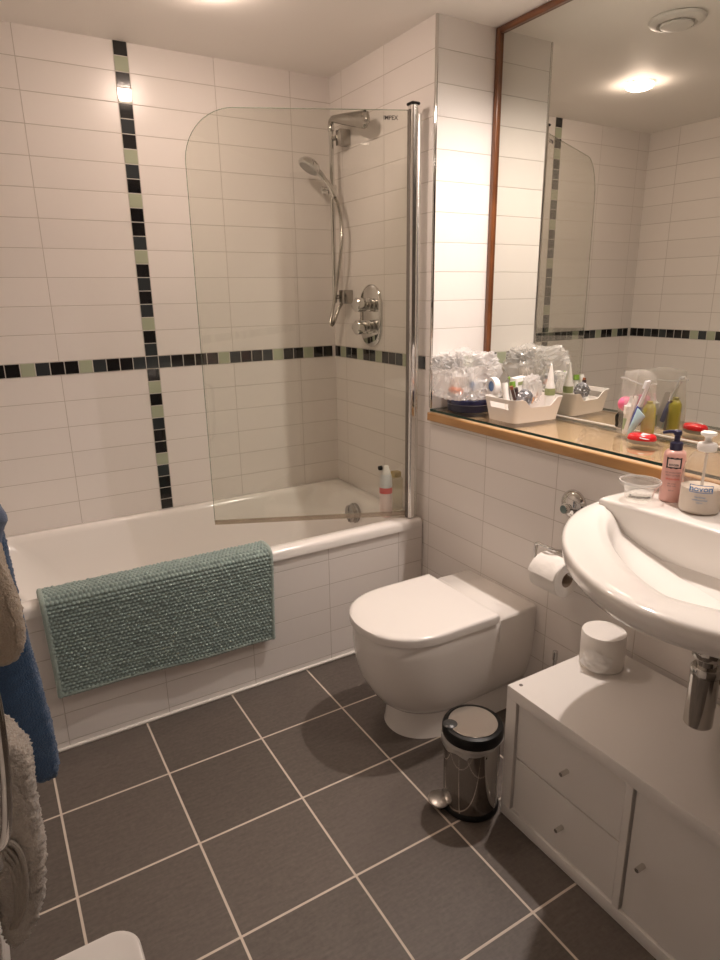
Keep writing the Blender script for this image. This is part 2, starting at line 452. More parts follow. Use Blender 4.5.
for s in (LT - .003,):
    pts = []
    for i in range(160):
        p, n = on_path(s); pts.append(mat_surface(.006 + .988*i/159, s, 0) + n*SG*(.006 + .0012*sin(i*2.2)))
    bd.tube(pts, .0075, 8)
obj('border', bd, BRD, mat, ang=180)

# ------------------------------------------------------------------ shower screen
PX, PY = -.050, -.703
scr = thing('shower_screen', 'hinged glass bath screen with a rounded top corner and chrome post', 'shower screen', (PX, PY, .534))
SA = math.radians(24.8)
dv = Vector((-cos(SA), sin(SA), 0)); nv = Vector((sin(SA), cos(SA), 0))
def S(l, z, t=0): return Vector((PX, PY, 0)) + dv*l + nv*t + Vector((0, 0, z))
zb, zt, W, R = .556, 2.058, .803, .175
out = [(.012, zb), (W, zb), (W, zt - R)] + [(W - R + R*cos(PI/2*i/24), zt - R + R*sin(PI/2*i/24)) for i in range(1, 25)] + [(.012, zt)]
obj('pane', MB().loft([[S(l, z, -.003) for l, z in out], [S(l, z, .003) for l, z in out]]), GLASS, scr, smooth=False)
# bright polished rim of the pane
EDGE = film('pane_edge', (.62, .70, .62), .25, (.55, .62, .55), ior=1.5)
obj('pane_edge', MB().tube([S(l, z) for l, z in out[1:]], .0014, 6), EDGE, scr)
post = MB()
prof = [(-.016, -.017), (.016, -.017), (.016, .017), (-.016, .017)]
post.box(PX - .015, PX + .015, PY - .017, PY + .017, .537, 2.072, .010, 5, sel=lambda c: abs(c.z - 1.3) < .6)
obj('post', post, P('post_chrome', (.80, .78, .75), .16, 1.0), scr, ang=50)
sc_ch = MB().box(PX + .0155, PX + .030, PY - .010, PY + .010, .537, 2.05, .003, 2)
obj('wall_channel', sc_ch, P('satin_channel', (.70, .68, .64), .25, .9), scr)
obj('hinge_strip', MB().box(PX - .018, PX - .0150, PY - .004, PY + .012, .537, 2.06, .001, 1), P('hinge_dark', (.16, .14, .12), .3), scr)
obj('post_cap', MB().box(PX - .019, PX + .018, PY - .020, PY + .020, 2.072, 2.083, .006, 3), BLACKPL, scr)
sl = MB()
for t in (-.004,): sl.loft([[S(l, z, -.005 + q) for l, z, q in [(.02, zb - .011, 0), (.02, zb + .006, 0), (.02, zb + .006, .010), (.02, zb - .011, .010)]],
                           [S(l, z, -.005 + q) for l, z, q in [(W, zb - .011, 0), (W, zb + .006, 0), (W, zb + .006, .010), (W, zb - .011, .010)]]])
obj('bottom_seal', sl, film('seal_clear', (.80, .75, .68), .35, (.55, .48, .40)), scr)
M = Matrix.Translation(S(.082, 2.032, -.0034)) @ Matrix((( -dv.x, 0, -nv.x, 0), (-dv.y, 0, -nv.y, 0), (0, 1, 0, 0), (0, 0, 0, 1)))
INK = P('ink_dark', (.05, .04, .035), .5)
text('logo', 'IMPEX', .019, INK, scr, M, sx=1.0)

# ------------------------------------------------------------------ shower rail + hand shower + valve
SATIN = P('satin_chrome', (.44, .42, .39), .18, 1.0)
RY = -.118
rail = thing('shower_rail', 'chrome riser rail on the end wall with a tapered overhead spout', 'shower rail', (-.01, RY, 1.42))
obj('pole', MB().tube([(-.062, RY, 1.40), (-.062, RY, 2.122)], .0105, 20), CHROME, rail)
for z in (2.075, 1.425):
    b = MB().box(-.050, -.001, RY - .062, RY - .016, z - .030, z + .030, .003, 2)
    b.tube([(-.062, RY, z), (-.048, RY - .022, z)], .010, 14)
    obj('wall_bracket', b, SATIN, rail)
pts = spline([(-.062, RY, 2.118), (-.064, RY - .006, 2.136), (-.066, RY - .028, 2.143), (-.067, RY - .07, 2.135), (-.067, RY - .16, 2.116), (-.067, RY - .27, 2.092), (-.067, RY - .283, 2.090)], 6)
n_ = len(pts); rad = []
for i, p in enumerate(pts):
    t = max(0, (RY - .02 - p.y)/.262); rad.append(.0125 + .021*min(1, t)**.9)
sp_ = MB().tube(pts, rad, 24)
for v in sp_.bm.verts:
    if v.co.y < RY - .03: v.co.x = -.066 + (v.co.x + .066)*(1 - .55*min(1, (RY - .03 - v.co.y)/.15))
obj('spout', sp_, SATIN, rail)
obj('collar', MB().lathe([(.0135, 0), (.0145, .003), (.0145, .022), (.0135, .025)], (-.062, RY, 2.102), 'Z', 24), CHROME, rail)
sl = MB().lathe([(.016, -.022), (.020, -.018), (.020, .018), (.016, .022)], (-.062, RY, 1.872), 'Z', 24)
sl.lathe([(.010, 0), (.016, -.006), (.016, -.030), (.012, -.034)], (-.078, RY + .010, 1.872), 'X', 22)
sl.tube([(-.062, RY, 1.872), (-.080, RY - .035, 1.866)], .013, 16)
obj('slider', sl, CHROME, rail)
hs = thing('hand_shower', 'chrome hand shower with round head hanging from the rail slider', 'hand shower', (-.09, -.15, 1.85))
hp = spline([(-.078, -.170, 1.835), (-.088, -.160, 1.868), (-.108, -.142, 1.905), (-.132, -.128, 1.938), (-.150, -.120, 1.955)], 6)
obj('handle', MB().tube(hp, [.0105 + .004*abs(cos(i*.13)) for i in range(len(hp))], 18), CHROME, hs)
hc = Vector((-.165, -.112, 1.962)); hd = Vector((-.55, .05, -.83)).normalized()
Mr = Vector((0, 0, 1)).rotation_difference(hd).to_matrix().to_4x4()
hb = MB().lathe([(.0, -.026), (.020, -.027), (.040, -.016), (.050, -.002), (.051, .009), (.047, .013), (.043, .014), (.0, .013)], hc, 'Z', 40, False, Mr)
obj('head', hb, CHROME, hs)
obj('spray_face', MB().lathe([(.0, .0155), (.041, .0155), (.042, .012)], hc, 'Z', 40, False, Mr), P('spray_grey', (.42, .41, .39), .4), hs)
hose = spline([(-.078, -.170, 1.835), (-.070, -.184, 1.80), (-.064, -.194, 1.74), (-.060, -.188, 1.66), (-.062, -.165, 1.56), (-.066, -.140, 1.46), (-.074, -.118, 1.37), (-.078, -.103, 1.315), (-.070, -.096, 1.300), (-.058, -.100, 1.315), (-.044, -.118, 1.37), (-.030, -.140, 1.405), (-.012, -.150, 1.41)], 40)
obj('hose', MB().tube(hose, [.0068 + .0009*(i % 2) for i in range(len(hose))], 12), P('hose_chrome', (.55, .52, .48), .22, 1.0), hs)

VY, VZ = -.335, 1.345
va = thing('shower_valve', 'chrome oval shower valve plate with two knobs', 'shower valve', (0, VY, VZ))
def stadium(hw, hl, x, n=20):
    pts = []
    for i in range(n + 1): a = PI*i/n; pts.append((x, VY + hw*cos(a), VZ + hl + hw*sin(a)))
    for i in range(n + 1): a = PI + PI*i/n; pts.append((x, VY + hw*cos(a), VZ - hl + hw*sin(a)))
    return pts
obj('plate', MB().loft([stadium(.086, .046, -.001), stadium(.086, .046, -.006), stadium(.082, .046, -.011), stadium(.074, .046, -.013)]), CHROME, va)
for z in (VZ + .047, VZ - .047):
    kb = MB().lathe([(.030, -.012), (.030, -.020), (.022, -.022), (.022, -.038), (.029, -.040), (.030, -.044), (.030, -.078), (.026, -.083), (.0, -.083)], (0, VY, z), 'X', 32, False)
    kn = obj('knob', kb, CHROME, va)
    obj('lever', MB().box(-.074, -.052, VY + .024, VY + .052, z - .008, z + .008, .004, 3), CHROME, kn)

# ------------------------------------------------------------------ cans on the bath rim
can = thing('spray_can', 'white and pink aerosol can with red band on the bath corner', 'spray can', (-.118, -.628, ZR))
cx, cy, cz = -.122, -.630, ZR + .001
CW = P('can_white', (.80, .77, .75), .3); 
obj('body', MB().lathe([(r_*1.13, h_*1.05) for r_, h_ in [(.0, 0), (.022, 0), (.0235, .004), (.0235, .125), (.022, .135), (.0, .135)]], (cx, cy, cz), 'Z', 36, False), P('can_pink', (.80, .64, .62), .3), can)
obj('upper_sleeve', MB().lathe([(r_*1.13, h_*1.05) for r_, h_ in [(.0239, .128), (.0239, .118), (.0225, .158), (.0200, .172), (.019, .176)]], (cx, cy, cz), 'Z', 36, False), P('can_grey', (.72, .74, .76), .3), can)
obj('band', MB().lathe([(r_*1.13, h_*1.05) for r_, h_ in [(.0241, .098), (.0241, .122)]], (cx, cy, cz), 'Z', 36, False), P('can_red', (.62, .03, .02), .35), can)
obj('cap', MB().lathe([(r_*1.13, h_*1.05) for r_, h_ in [(.018, .172), (.018, .186), (.012, .195), (.010, .208), (.0, .209)]], (cx, cy, cz), 'Z', 30, False), WHITEPL, can)
obj('nozzle', MB().lathe([(.0, -.014), (.009, -.012), (.010, 0), (.0, .002)], (cx - .018, cy + .006, cz + .211), 'X', 20, False), BLACKPL, can)
bo = thing('shampoo_bottle', 'pale clear bottle with yellow cap behind the spray can', 'bottle', (-.044, -.585, ZR))
obj('body', MB().box(-.070, -.018, -.612, -.566, ZR + .001, ZR + .150, .010, 3), film('bottle_pale', (.90, .88, .80), .25, (.75, .72, .62)), bo)
obj('cap', MB().box(-.062, -.026, -.606, -.572, ZR + .150, ZR + .175, .004, 2), P('cap_yellow', (.52, .40, .16), .4), bo)

# ------------------------------------------------------------------ toilet
TY = -1.208
def dring(xb, xf, hw, z, L=.20, p=2.15, n=28, m=8, tp=1.0):
    xs_ = xf + L; pts = []
    for i in range(m): k = i/m; pts.append((xb + (xs_ - xb)*k, TY + hw*(tp + (1 - tp)*k), z))
    for i in range(n + 1):
        a = PI*i/n; c, s_ = cos(a), sin(a)
        pts.append((xs_ - L*abs(s_)**(2/p), TY + hw*math.copysign(abs(c)**(2/p), c), z))
    for i in range(m): k = 1 - (i + 1)/m; pts.append((xs_ + (xb - xs_)*(i + 1)/m, TY - hw*(tp + (1 - tp)*k), z))
    return pts
toi = thing('toilet', 'white back-to-wall toilet with the lid down between bath and cabinet', 'toilet', (-.3, TY, 0))
B = -.0015
K_ = dict(tp=.945)
obj('pan', MB().loft([dring(B, -.465, .126, .094, .18, **K_), dring(B, -.495, .140, .102, .19, **K_), dring(B, -.524, .153, .128, .20, **K_), dring(B, -.552, .167, .175, .20, **K_), dring(B, -.578, .177, .225, .20, **K_),
                      dring(B, -.592, .182, .290, .20, **K_), dring(B, -.597, .184, .345, .20, **K_), dring(B, -.597, .184, .390, .20, **K_), dring(B, -.592, .180, .396, .20, **K_)]), CERAMIC, toi, ang=50)
obj('pedestal', MB().loft([dring(B, -.486, .130, 0, .17), dring(B, -.483, .128, .008, .17), dring(B, -.478, .126, .06, .17), dring(B, -.474, .125, .104, .17)]), CERAMIC, toi, ang=50)
rb = MB()
rb.loft([[(-.168, TY - .181, .32), (-.168, TY + .181, .32), (B, TY + .174, .32), (B, TY - .174, .32)], [(-.168, TY - .181, .398), (-.168, TY + .181, .398), (B, TY + .174, .398), (B, TY - .174, .398)],
         [(-.160, TY - .180, .405), (-.160, TY + .180, .405), (B, TY + .1735, .405), (B, TY - .1735, .405)], [(-.146, TY - .176, .4095), (-.146, TY + .176, .4095), (B, TY + .170, .4095), (B, TY - .170, .4095)]])
obj('rear_box', rb, CERAMIC, toi, ang=60)
SEATM = P('seat_white', (.83, .80, .77), .18, coat=.2)
obj('seat', MB().loft([dring(-.186, -.588, .178, .3955), dring(-.186, -.588, .178, .4000)]), P('seam_shade', (.30, .28, .26), .4), toi, ang=50)  # seat coloured dark grey to paint the shade in the seam under the lid
obj('lid', MB().loft([dring(-.186, -.600, .186, .399), dring(-.184, -.605, .190, .402), dring(-.184, -.607, .191, .424), dring(-.185, -.605, .1895, .4295), dring(-.188, -.596, .186, .4325), dring(-.194, -.588, .180, .4338), dring(-.21, -.57, .165, .4343, .19)]), SEATM, toi, ang=50)
for s in (-1, 1):
    obj('hinge', MB().box(-.186, -.164, TY + s*.075 - .016, TY + s*.075 + .016, .392, .416, .004, 3), CHROME, toi)

# toilet brush standing behind
br = thing('toilet_brush', 'toilet brush with a chrome rod handle behind the cabinet corner', 'toilet brush', (-.055, -1.525, 0))
obj('holder', MB().lathe([(.0, 0), (.045, 0), (.046, .004), (.043, .13), (.040, .134), (.038, .13)], (-.055, -1.525, .001), 'Z', 32, False), WHITEPL, br)
obj('rod', MB().lathe([(.0, .10), (.006, .10), (.006, .29), (.0085, .292), (.0085, .322), (.0, .324)], (-.055, -1.525, 0), 'Z', 20, False), CHROME, br)

# ------------------------------------------------------------------ pedal bin
bx, by = -.470, -1.608
pb = thing('pedal_bin', 'small chrome pedal bin with black rimmed lid beside the toilet', 'bin', (bx, by, 0))
obj('drum', MB().lathe([(.079, .012), (.079, .020), (.079, .236), (.077, .241), (.0, .241)], (bx, by, 0), 'Z', 64, False), P('mirror_steel', (.42, .40, .38), .06, 1.0), pb)
obj('base_ring', MB().lathe([(.0, .001), (.080, .001), (.083, .004), (.083, .016), (.080, .020), (.0, .020)], (bx, by, 0), 'Z', 56, False), BLACKPL, pb)
obj('lid_rim', MB().lathe([(.080, .240), (.0855, .243), (.0865, .250), (.086, .266), (.082, .273), (.073, .276), (.070, .273), (.0, .273)], (bx, by, 0), 'Z', 64, False), BLACKPL, pb)
obj('lid_plate', MB().lathe([(.0695, .272), (.0695, .2755), (.068, .2767), (.0, .2772)], (bx, by, 0), 'Z', 56, False), P('lid_steel', (.66, .64, .61), .16, 1.0), pb)
pa = math.radians(158)
pd = Vector((cos(pa), sin(pa), 0)); ps = Vector((-pd.y, pd.x, 0))
obj('thumb_tab', MB().lathe([(.0, .2788), (.018, .2784), (.021, .276)], (bx + pd.x*.066, by + pd.y*.066, 0), 'Z', 24, False), P('tab_grey', (.05, .05, .05), .3), pb)
pm = MB()
pc = Vector((bx, by, 0)) + pd*.094
ring = [[pc + pd*(.030*cos(a)*q) + ps*(.034*sin(a)*q) + Vector((0, 0, z)) for a in [2*PI*i/28 for i in range(28)]] for q, z in [(.6, .020), (.97, .021), (1.03, .024), (1.0, .027), (.75, .031), (.05, .033)]]
pm.loft(ring)
obj('pedal', pm, P('pedal_steel', (.66, .64, .61), .32, 1.0), pb)
ar = MB()
a_, b_ = Vector((bx, by, .012)) + pd*.06, pc + Vector((0, 0, .016))
ar.loft([[a_ + ps*.022 + Vector((0, 0, -.008)), a_ - ps*.022 + Vector((0, 0, -.008)), a_ - ps*.022 + Vector((0, 0, .022)), a_ + ps*.022 + Vector((0, 0, .022))],
         [b_ + ps*.022 + Vector((0, 0, -.010)), b_ - ps*.022 + Vector((0, 0, -.010)), b_ - ps*.022 + Vector((0, 0, .004)), b_ + ps*.022 + Vector((0, 0, .004))]])
obj('pedal_arm', ar, BLACKPL, pb)
ln = MB()
def fl(u, v):
    a = 2*PI*u
    nz = noise.noise(Vector((cos(a)*2.2, sin(a)*2.2, 3.1 + v*2)))
    hang = .017 + .022*noise.noise(Vector((cos(a)*1.5, sin(a)*1.5, 9))) + (.014 if -2.6 < ((a - 3.4 + PI) % (2*PI)) - PI < .5 else 0)
    r = .0815 + .0065*min(1, v*3) + .0030*nz*v
    return (bx + r*cos(a), by + r*sin(a), .244 - hang*v)
ln.grid(fl, 90, 6)
li = obj('bin_liner', ln, film('liner_film', (.93, .93, .93), .45, (.92, .90, .87), rough=.2), ang=180)
tag(li, 'translucent white plastic liner hanging out under the pedal bin lid', 'bin liner')

# ------------------------------------------------------------------ cabinet
CX0, CX1, CY1, CY0, CH = -.421, -.028, -1.684, -2.458, .420
cab = thing('low_cabinet', 'white low cabinet with two drawers and a door under the basin', 'cabinet', (-.22, -2.07, 0))
T = .036
cc = MB()
cc.box(CX0, CX1, CY0, CY1, CH - T, CH, .0012, 2); cc.box(CX0, CX1, CY0, CY1, 0.001, T + .001, .0012, 2)
cc.box(CX0, CX1, CY1 - T, CY1, T, CH - T, .0008, 1); cc.box(CX0, CX1, CY0, CY0 + T, T, CH - T, .0008, 1)
YM = (CY0 + CY1)/2
cc.box(CX0, CX1, YM - .009, YM + .009, T, CH - T, .0008, 1)
cc.box(CX1 - .006, CX1 - .001, CY0 + .01, CY1 - .01, T, CH - T)
obj('carcass', cc, LAMI, cab)
FR = P('front_laminate', (.78, .755, .725), .36)
F0 = CX0 + .006
def knob(y, z, par):
    k = MB().lathe([(.0, -.024), (.0054, -.024), (.0060, -.022), (.0060, -.002), (.0064, 0)], (F0, y, z), 'X', 24, False)
    obj('knob', k, STEEL, par)
zt0, zt1 = T + .004, CH - T - .004
yl, yr = CY1 - T - .0048, YM + .009 + .0040
zm_ = (zt0 + zt1)/2 + .003
for a, b in ((zm_ + .0022, zt1), (zt0, zm_ - .0022)):
    d = obj('drawer', MB().box(F0, F0 + .30, yr, yl, a, b, .0012, 1), FR, cab)
    knob((yl + yr)/2 - .006, (a + b)/2 - .004, d)
d = obj('door', MB().box(F0, F0 + .018, CY0 + T + .004, YM - .009 - .0048, zt0, zt1, .0012, 1), FR, cab)
knob(YM - .009 - .043, (zt0 + zt1)/2 - .005, d)
obj('dowel_hole', MB().lathe([(.0, .0006), (.005, .0006), (.0055, 0)], (CX0 + .030, CY1 - .020, CH), 'Z', 18, False), P('dowel_dark', (.12, .10, .09), .6), cab)

# ------------------------------------------------------------------ toilet rolls
def roll_profile(r, h, core):
    return [(core, 0), (r - .002, 0), (r, .002), (r, h - .002), (r - .002, h), (core, h)]
t2 = thing('toilet_roll', 'upright white toilet roll with torn loose end on the cabinet', 'toilet roll', (-.112, -1.752, CH))
tx, ty = -.124, -1.748
obj('paper', MB().lathe([(.0, 0)] + [(.0580, 0), (.0600, .003), (.0600, .100), (.0580, .1035), (.02, .104), (.0, .104)], (tx, ty, CH + .0005), 'Z', 56, False), PAPER, t2)
def ft(u, v):
    a = math.radians(172 + 70*u) ; r = .0618 + .012*v*(.5 + noise.noise(Vector((u*4, v*4, 2)))) + .004*abs(noise.noise(Vector((u*9, v*7, 5)))) + .012*v*v*(1 - u)
    lo = .004 + .020*abs(u - .55)*1.6
    z = CH + .072 - v*(.066 - lo) - .030*(abs(u - .35))*(1 - v)
    return (tx + r*cos(a), ty + r*sin(a), max(z, CH + .002))
obj('loose_sheet', MB().grid(ft, 16, 16), P('tissue_sheet', (.86, .84, .81), .95, bump=.3, bscale=200), t2, ang=180)

hol = thing('toilet_roll_holder', 'chrome toilet roll holder arm on the wall by the basin', 'toilet roll holder', (-.04, -1.50, .63))
hb = MB().box(-.012, -.001, -1.522, -1.486, .636, .672, .004, 3)
hb.tube([(-.010, -1.504, .655), (-.030, -1.504, .656)], .010, 16)
obj('bracket', hb, CHROME, hol)
AZ, RZ, AX = .672, .612, -.076
arm = spline([(-.028, -1.504, .656), (-.060, -1.500, .664), (AX, -1.490, .672), (AX, -1.455, AZ), (AX, -1.440, AZ), (AX, -1.432, AZ - .010), (AX, -1.432, RZ + .012), (AX, -1.440, RZ), (AX, -1.46, RZ), (AX, -1.52, RZ), (AX, -1.575, RZ), (AX, -1.582, RZ + .004)], 8)
obj('arm', MB().tube(arm, .0058, 14), CHROME, hol)
t1 = thing('toilet_roll', 'white toilet roll hanging on the chrome wall holder', 'toilet roll', (AX, -1.51, RZ - .012))
rc = RZ - .0178
ry0, ry1, rr = -1.566, -1.461, .057
obj('paper', MB().lathe([(.0240, ry0), (rr - .002, ry0), (rr, ry0 + .002), (rr, ry1 - .002), (rr - .002, ry1), (.0240, ry1)], (AX, 0, rc), 'Y', 56, False), PAPER, t1)
obj('core', MB().lathe([(.0240, ry0), (.0230, ry0), (.0230, ry1), (.0240, ry1)], (AX, 0, rc), 'Y', 40, False), P('core_card', (.42, .33, .25), .9), t1)
def fs(u, v):
    a = math.radians(75 + 95*v); r = rr + .0012 + .012*max(0, v - .55)**1.2
    y = ry0 + .002 + (ry1 - ry0 - .004)*u
    vv = 1 - (.35 + .1*sin(u*7))*max(0, .5 - abs(u - .7))*0
    return (AX + r*cos(a) - .004*max(0, v - .6), y, rc + r*sin(a) - .004*v*noise.noise(Vector((u*4, v*3, 0))))
obj('loose_sheet', MB().grid(fs, 20, 20), PAPER, t1, ang=180)

hk = thing('wall_rosette', 'round chrome rosette on the tiled wall above the toilet roll holder', 'rosette', (0, -1.505, .806))
obj('dome', MB().lathe([(.047, -.001), (.047, -.004), (.043, -.012), (.034, -.020), (.020, -.0255), (.0, -.027)], (0, -1.505, .806), 'X', 44, False), CHROME, hk)
obj('boss', MB().lathe([(.015, -.018), (.015, -.040), (.013, -.043), (.0, -.043)], (0, -1.500, .796), 'X', 32, False), CHROME, hk)

# ------------------------------------------------------------------ basin
BY = -2.14
bas = thing('wash_basin', 'white ceramic wall hung basin with a wide curved rim', 'wash basin', (-.25, BY, .85))
def bring(xc, ax, ay, p, z, xb, n=56, m=6, dx=0):
    pts = []
    y = BY + ay
    for i in range(m): pts.append((xb + (xc - xb)*i/m, y, z))
    for i in range(n + 1):
        a = PI*i/n; c, s_ = cos(a), sin(a)
        pts.append((xc - ax*abs(s_)**(2/p), BY + ay*math.copysign(abs(c)**(2/p), c), z))
    for i in range(m): pts.append((xc + (xb - xc)*(i + 1)/m, BY - ay, z))
    return pts
W0 = -.0015
obj('bowl', MB().loft([bring(-.24, .05, .05, 2, .760, -.20), bring(-.22, .13, .15, 2, .766, -.10), bring(-.18, .28, .28, 1.9, .796, -.02), bring(-.15, .390, .375, 1.8, .842, W0),
    bring(-.15, .427, .416, 1.75, .852, W0), bring(-.15, .438, .428, 1.75, .868, W0), bring(-.15, .441, .431, 1.75, .894, W0), bring(-.15, .438, .428, 1.75, .901, W0), bring(-.15, .430, .420, 1.75, .9040, W0), bring(-.15, .400, .39, 1.74, .9035, W0),
    bring(-.168, .345, .385, 1.45, .899, -.148), bring(-.168, .322, .373, 1.38, .895, -.148), bring(-.168, .312, .362, 1.38, .886, -.148), bring(-.169, .304, .346, 1.40, .868, -.148), bring(-.170, .294, .328, 1.42, .846, -.148), bring(-.180, .24, .26, 1.6, .822, -.150), bring(-.195, .16, .16, 1.8, .795, -.19), bring(-.215, .05, .05, 2, .782, -.205)]), CERAMIC, bas, ang=70)
dk = MB()
def deck_ring(z, i):
    pts = [(W0, BY + .405 - i, z), (-.150, BY + .412 - i, z), (-.180 + i, BY + .408 - i, z)]
    pts += [(-.162 - .020*abs(q)**2.2 + i, BY + .395*q, z) for q in [.95 - .1*k for k in range(20)]]
    return pts + [(-.180 + i, BY - .408 + i, z), (-.150, BY - .412 + i, z), (W0, BY - .405 + i, z)]
dk.loft([deck_ring(.800, .0), deck_ring(.912, 0), deck_ring(.9175, .0015), deck_ring(.9205, .005), deck_ring(.921, .010)])
obj('tap_ledge', dk, CERAMIC, bas, ang=60)
obj('drain', MB().lathe([(.0, .786), (.026, .786), (.033, .784), (.034, .780)], (-.225, BY, 0), 'Z', 32, False), CHROME, bas)
obj('tail_boss', MB().lathe([(.060, .772), (.054, .757), (.038, .746), (.0, .745)], (-.27, BY + .01, 0), 'Z', 36, False), CERAMIC, bas)

tr = thing('bottle_trap', 'chrome bottle trap under the basin above the cabinet', 'trap', (-.27, -2.11, .52))
tx_, ty_ = -.27, -2.115
obj('tail_pipe', MB().lathe([(.0245, .70), (.0245, .747)], (tx_, ty_, 0), 'Z', 36), P('pipe_grey', (.36, .33, .30), .25, .8), tr)
obj('collar', MB().lathe([(.021, .679), (.029, .681), (.031, .684), (.031, .700), (.029, .704), (.0245, .704)], (tx_, ty_, 0), 'Z', 36), DCHROME, tr)
obj('neck', MB().lathe([(.020, .655), (.020, .685)], (tx_, ty_, 0), 'Z', 32), DCHROME, tr)
obj('cup', MB().lathe([(.0, .515), (.027, .515), (.0295, .518), (.0295, .640), (.0285, .6405), (.0305, .642), (.0305, .655), (.027, .660), (.020, .660)], (tx_, ty_, 0), 'Z', 44, False), DCHROME, tr)
obj('waste_pipe', MB().tube([(tx_, ty_, .635), (tx_ + .06, ty_ - .012, .635), (-.016, ty_ - .012, .635)], .016, 24), DCHROME, tr)
obj('wall_flange', MB().lathe([(.030, -.001), (.030, -.006), (.018, -.014)], (0, ty_ - .012, .635), 'X', 32), DCHROME, tr)
obj('pipe_nut', MB().lathe([(.020, -.055), (.022, -.053), (.022, -.032), (.020, -.030)], (tx_ + .075, ty_ - .012, .635), 'X', 24), DCHROME, tr)

# ------------------------------------------------------------------ things on the basin
ZD = .9215
cup = thing('plastic_cup', 'small clear plastic cup with printed black lettering on the basin', 'cup', (-.112, -1.795, ZD))
ccx, ccy = -.110, -1.797
prof = [(.0, .001), (.032, .001), (.0345, .004), (.0370, .026), (.0395, .028), (.0475, .046), (.0500, .048), (.0500, .051), (.0470, .0510), (.0455, .046), (.0375, .0285), (.0355, .026), (.0330, .006), (.0, .005)]
obj('shell', MB().lathe(prof, (ccx, ccy, ZD), 'Z', 48, False), film('cup_clear', (.95, .95, .94), .10, (.9, .9, .88), rough=.04), cup, ang=30)
obj('rim', MB().lathe([(.0502, .0455), (.0512, .048), (.0505, .0520), (.0480, .0520), (.0478, .049)], (ccx, ccy, ZD), 'Z', 48, False), film('cup_rim', (.9, .9, .9), .5, (.9, .88, .86)), cup)
DIRC = math.atan2(-2.772 + 1.80, -1.524 + .11)
text('lettering', 'Zonnestroom', .0115, INK, cup, None, shear=.25, bend=(ccx, ccy, .0368, DIRC + .05, ZD + .016), ext=.0003, sx=.85)

pk = thing('lotion_bottle', 'pink lotion pump bottle with navy pump and framed label on the basin', 'bottle', (-.045, -1.838, ZD))
px_, py_ = -.047, -1.842
obj('body', MB().lathe([(.0, 0), (.025, 0), (.0266, .003), (.0268, .020), (.0260, .118), (.0245, .126), (.020, .131), (.012, .133)], (px_, py_, ZD), 'Z', 44, False), P('pink_bottle', (.75, .42, .37), .28, coat=.3), pk)
NAVY = P('navy_plastic', (.018, .016, .06), .3)
pump = MB().lathe([(.0145, .131), (.0150, .133), (.0150, .150), (.0125, .153), (.007, .154), (.007, .168), (.0095, .170), (.0095, .180), (.006, .182), (.0, .182)], (px_, py_, ZD), 'Z', 30, False)
pump.tube([(px_, py_, ZD + .177), (px_ - .006, py_ + .018, ZD + .176), (px_ - .012, py_ + .032, ZD + .171)], [.006, .0045, .0035], 12)
obj('pump', pump, NAVY, pk)
DIRP = math.atan2(-2.772 - py_, -1.524 - px_)
def wrap_patch(cx, cy, r, a0, hw, z0, z1, wob=0.0, nx=20, ny=10):
    def f(u, v):
        a = a0 + (u - .5)*2*hw/r
        k = wob*(cos(u*PI*6))*(1 if v in (0, 1) else 0)
        k2 = 0
        return (cx + r*cos(a), cy + r*sin(a), z0 + (z1 - z0)*v + (k if v > .5 else -k))
    return MB().grid(f, nx, ny)
obj('label_frame', wrap_patch(px_, py_, .0267, DIRP, .0185, ZD + .089, ZD + .116, .0008), P('label_black', (.015, .012, .02), .4), pk, ang=180)
obj('label_panel', wrap_patch(px_, py_, .0270, DIRP, .0145, ZD + .0925, ZD + .1125), P('label_pink', (.80, .60, .55), .4), pk, ang=180)
text('lettering', 'ROGER', .0070, MATS['label_black'], pk, None, bend=(px_, py_, .0272, DIRP, ZD + .0975), ext=.0002)
GREYINK = P('grey_ink', (.42, .25, .24), .5)
for s_, z, sz, c in (('LAIT HYDRATANT', .078, .0048, GREYINK), ('BODY LOTION', .071, .0050, GREYINK), ('gingembre', .062, .0078, P('red_ink', (.72, .16, .13), .5)), ('lait corps', .050, .0050, GREYINK), ('body milk', .044, .0050, GREYINK), ('200 ml', .032, .0045, GREYINK)):
    text('lettering', s_, sz, c, pk, None, bend=(px_, py_, .0272, DIRP, ZD + z), ext=.0002)

nx_, ny_ = -.064, -1.930
nb = thing('soap_bottle', 'clear pump bottle half full of white soap with blue lettering', 'bottle', (nx_, ny_, ZD))
sh = [(.0, 0), (.042, 0), (.0455, .004), (.0465, .012), (.0465, .085), (.0455, .100), (.042, .118), (.036, .132), (.028, .142), (.020, .147), (.017, .149), (.017, .153)]
obj('shell', MB().lathe(sh, (nx_, ny_, ZD), 'Z', 56, False), film('bottle_clear', (.90, .87, .83), .10, (.9, .88, .85), rough=.03), nb, ang=50)
obj('liquid', MB().lathe([(.0, .002), (.041, .002), (.0445, .006), (.0452, .014), (.0452, .062), (.0, .063)], (nx_, ny_, ZD), 'Z', 52, False), P('white_soap', (.80, .74, .68), .35), nb)
obj('dip_tube', MB().tube([(nx_, ny_, ZD + .06), (nx_ + .003, ny_, ZD + .15)], .0035, 10), film('tube_clear', (.9, .9, .9), .5), nb)
wp = MB().lathe([(.0185, .149), (.0210, .151), (.0215, .154), (.0215, .164), (.0195, .168), (.010, .170), (.0075, .172), (.0070, .180), (.010, .184), (.0165, .187), (.018, .190), (.017, .194), (.011, .196), (.0, .1965)], (nx_, ny_, ZD), 'Z', 40, False)
wp.tube([(nx_, ny_, ZD + .189), (nx_ + .020, ny_ + .022, ZD + .188), (nx_ + .024, ny_ + .026, ZD + .180)], [.007, .005, .004], 12)
obj('pump', wp, P('pump_white', (.86, .83, .80), .3), nb)
DIRN = math.atan2(-2.772 - ny_, -1.524 - nx_)
BLUE = P('blue_ink', (.09, .22, .50), .5)
bf = MB()
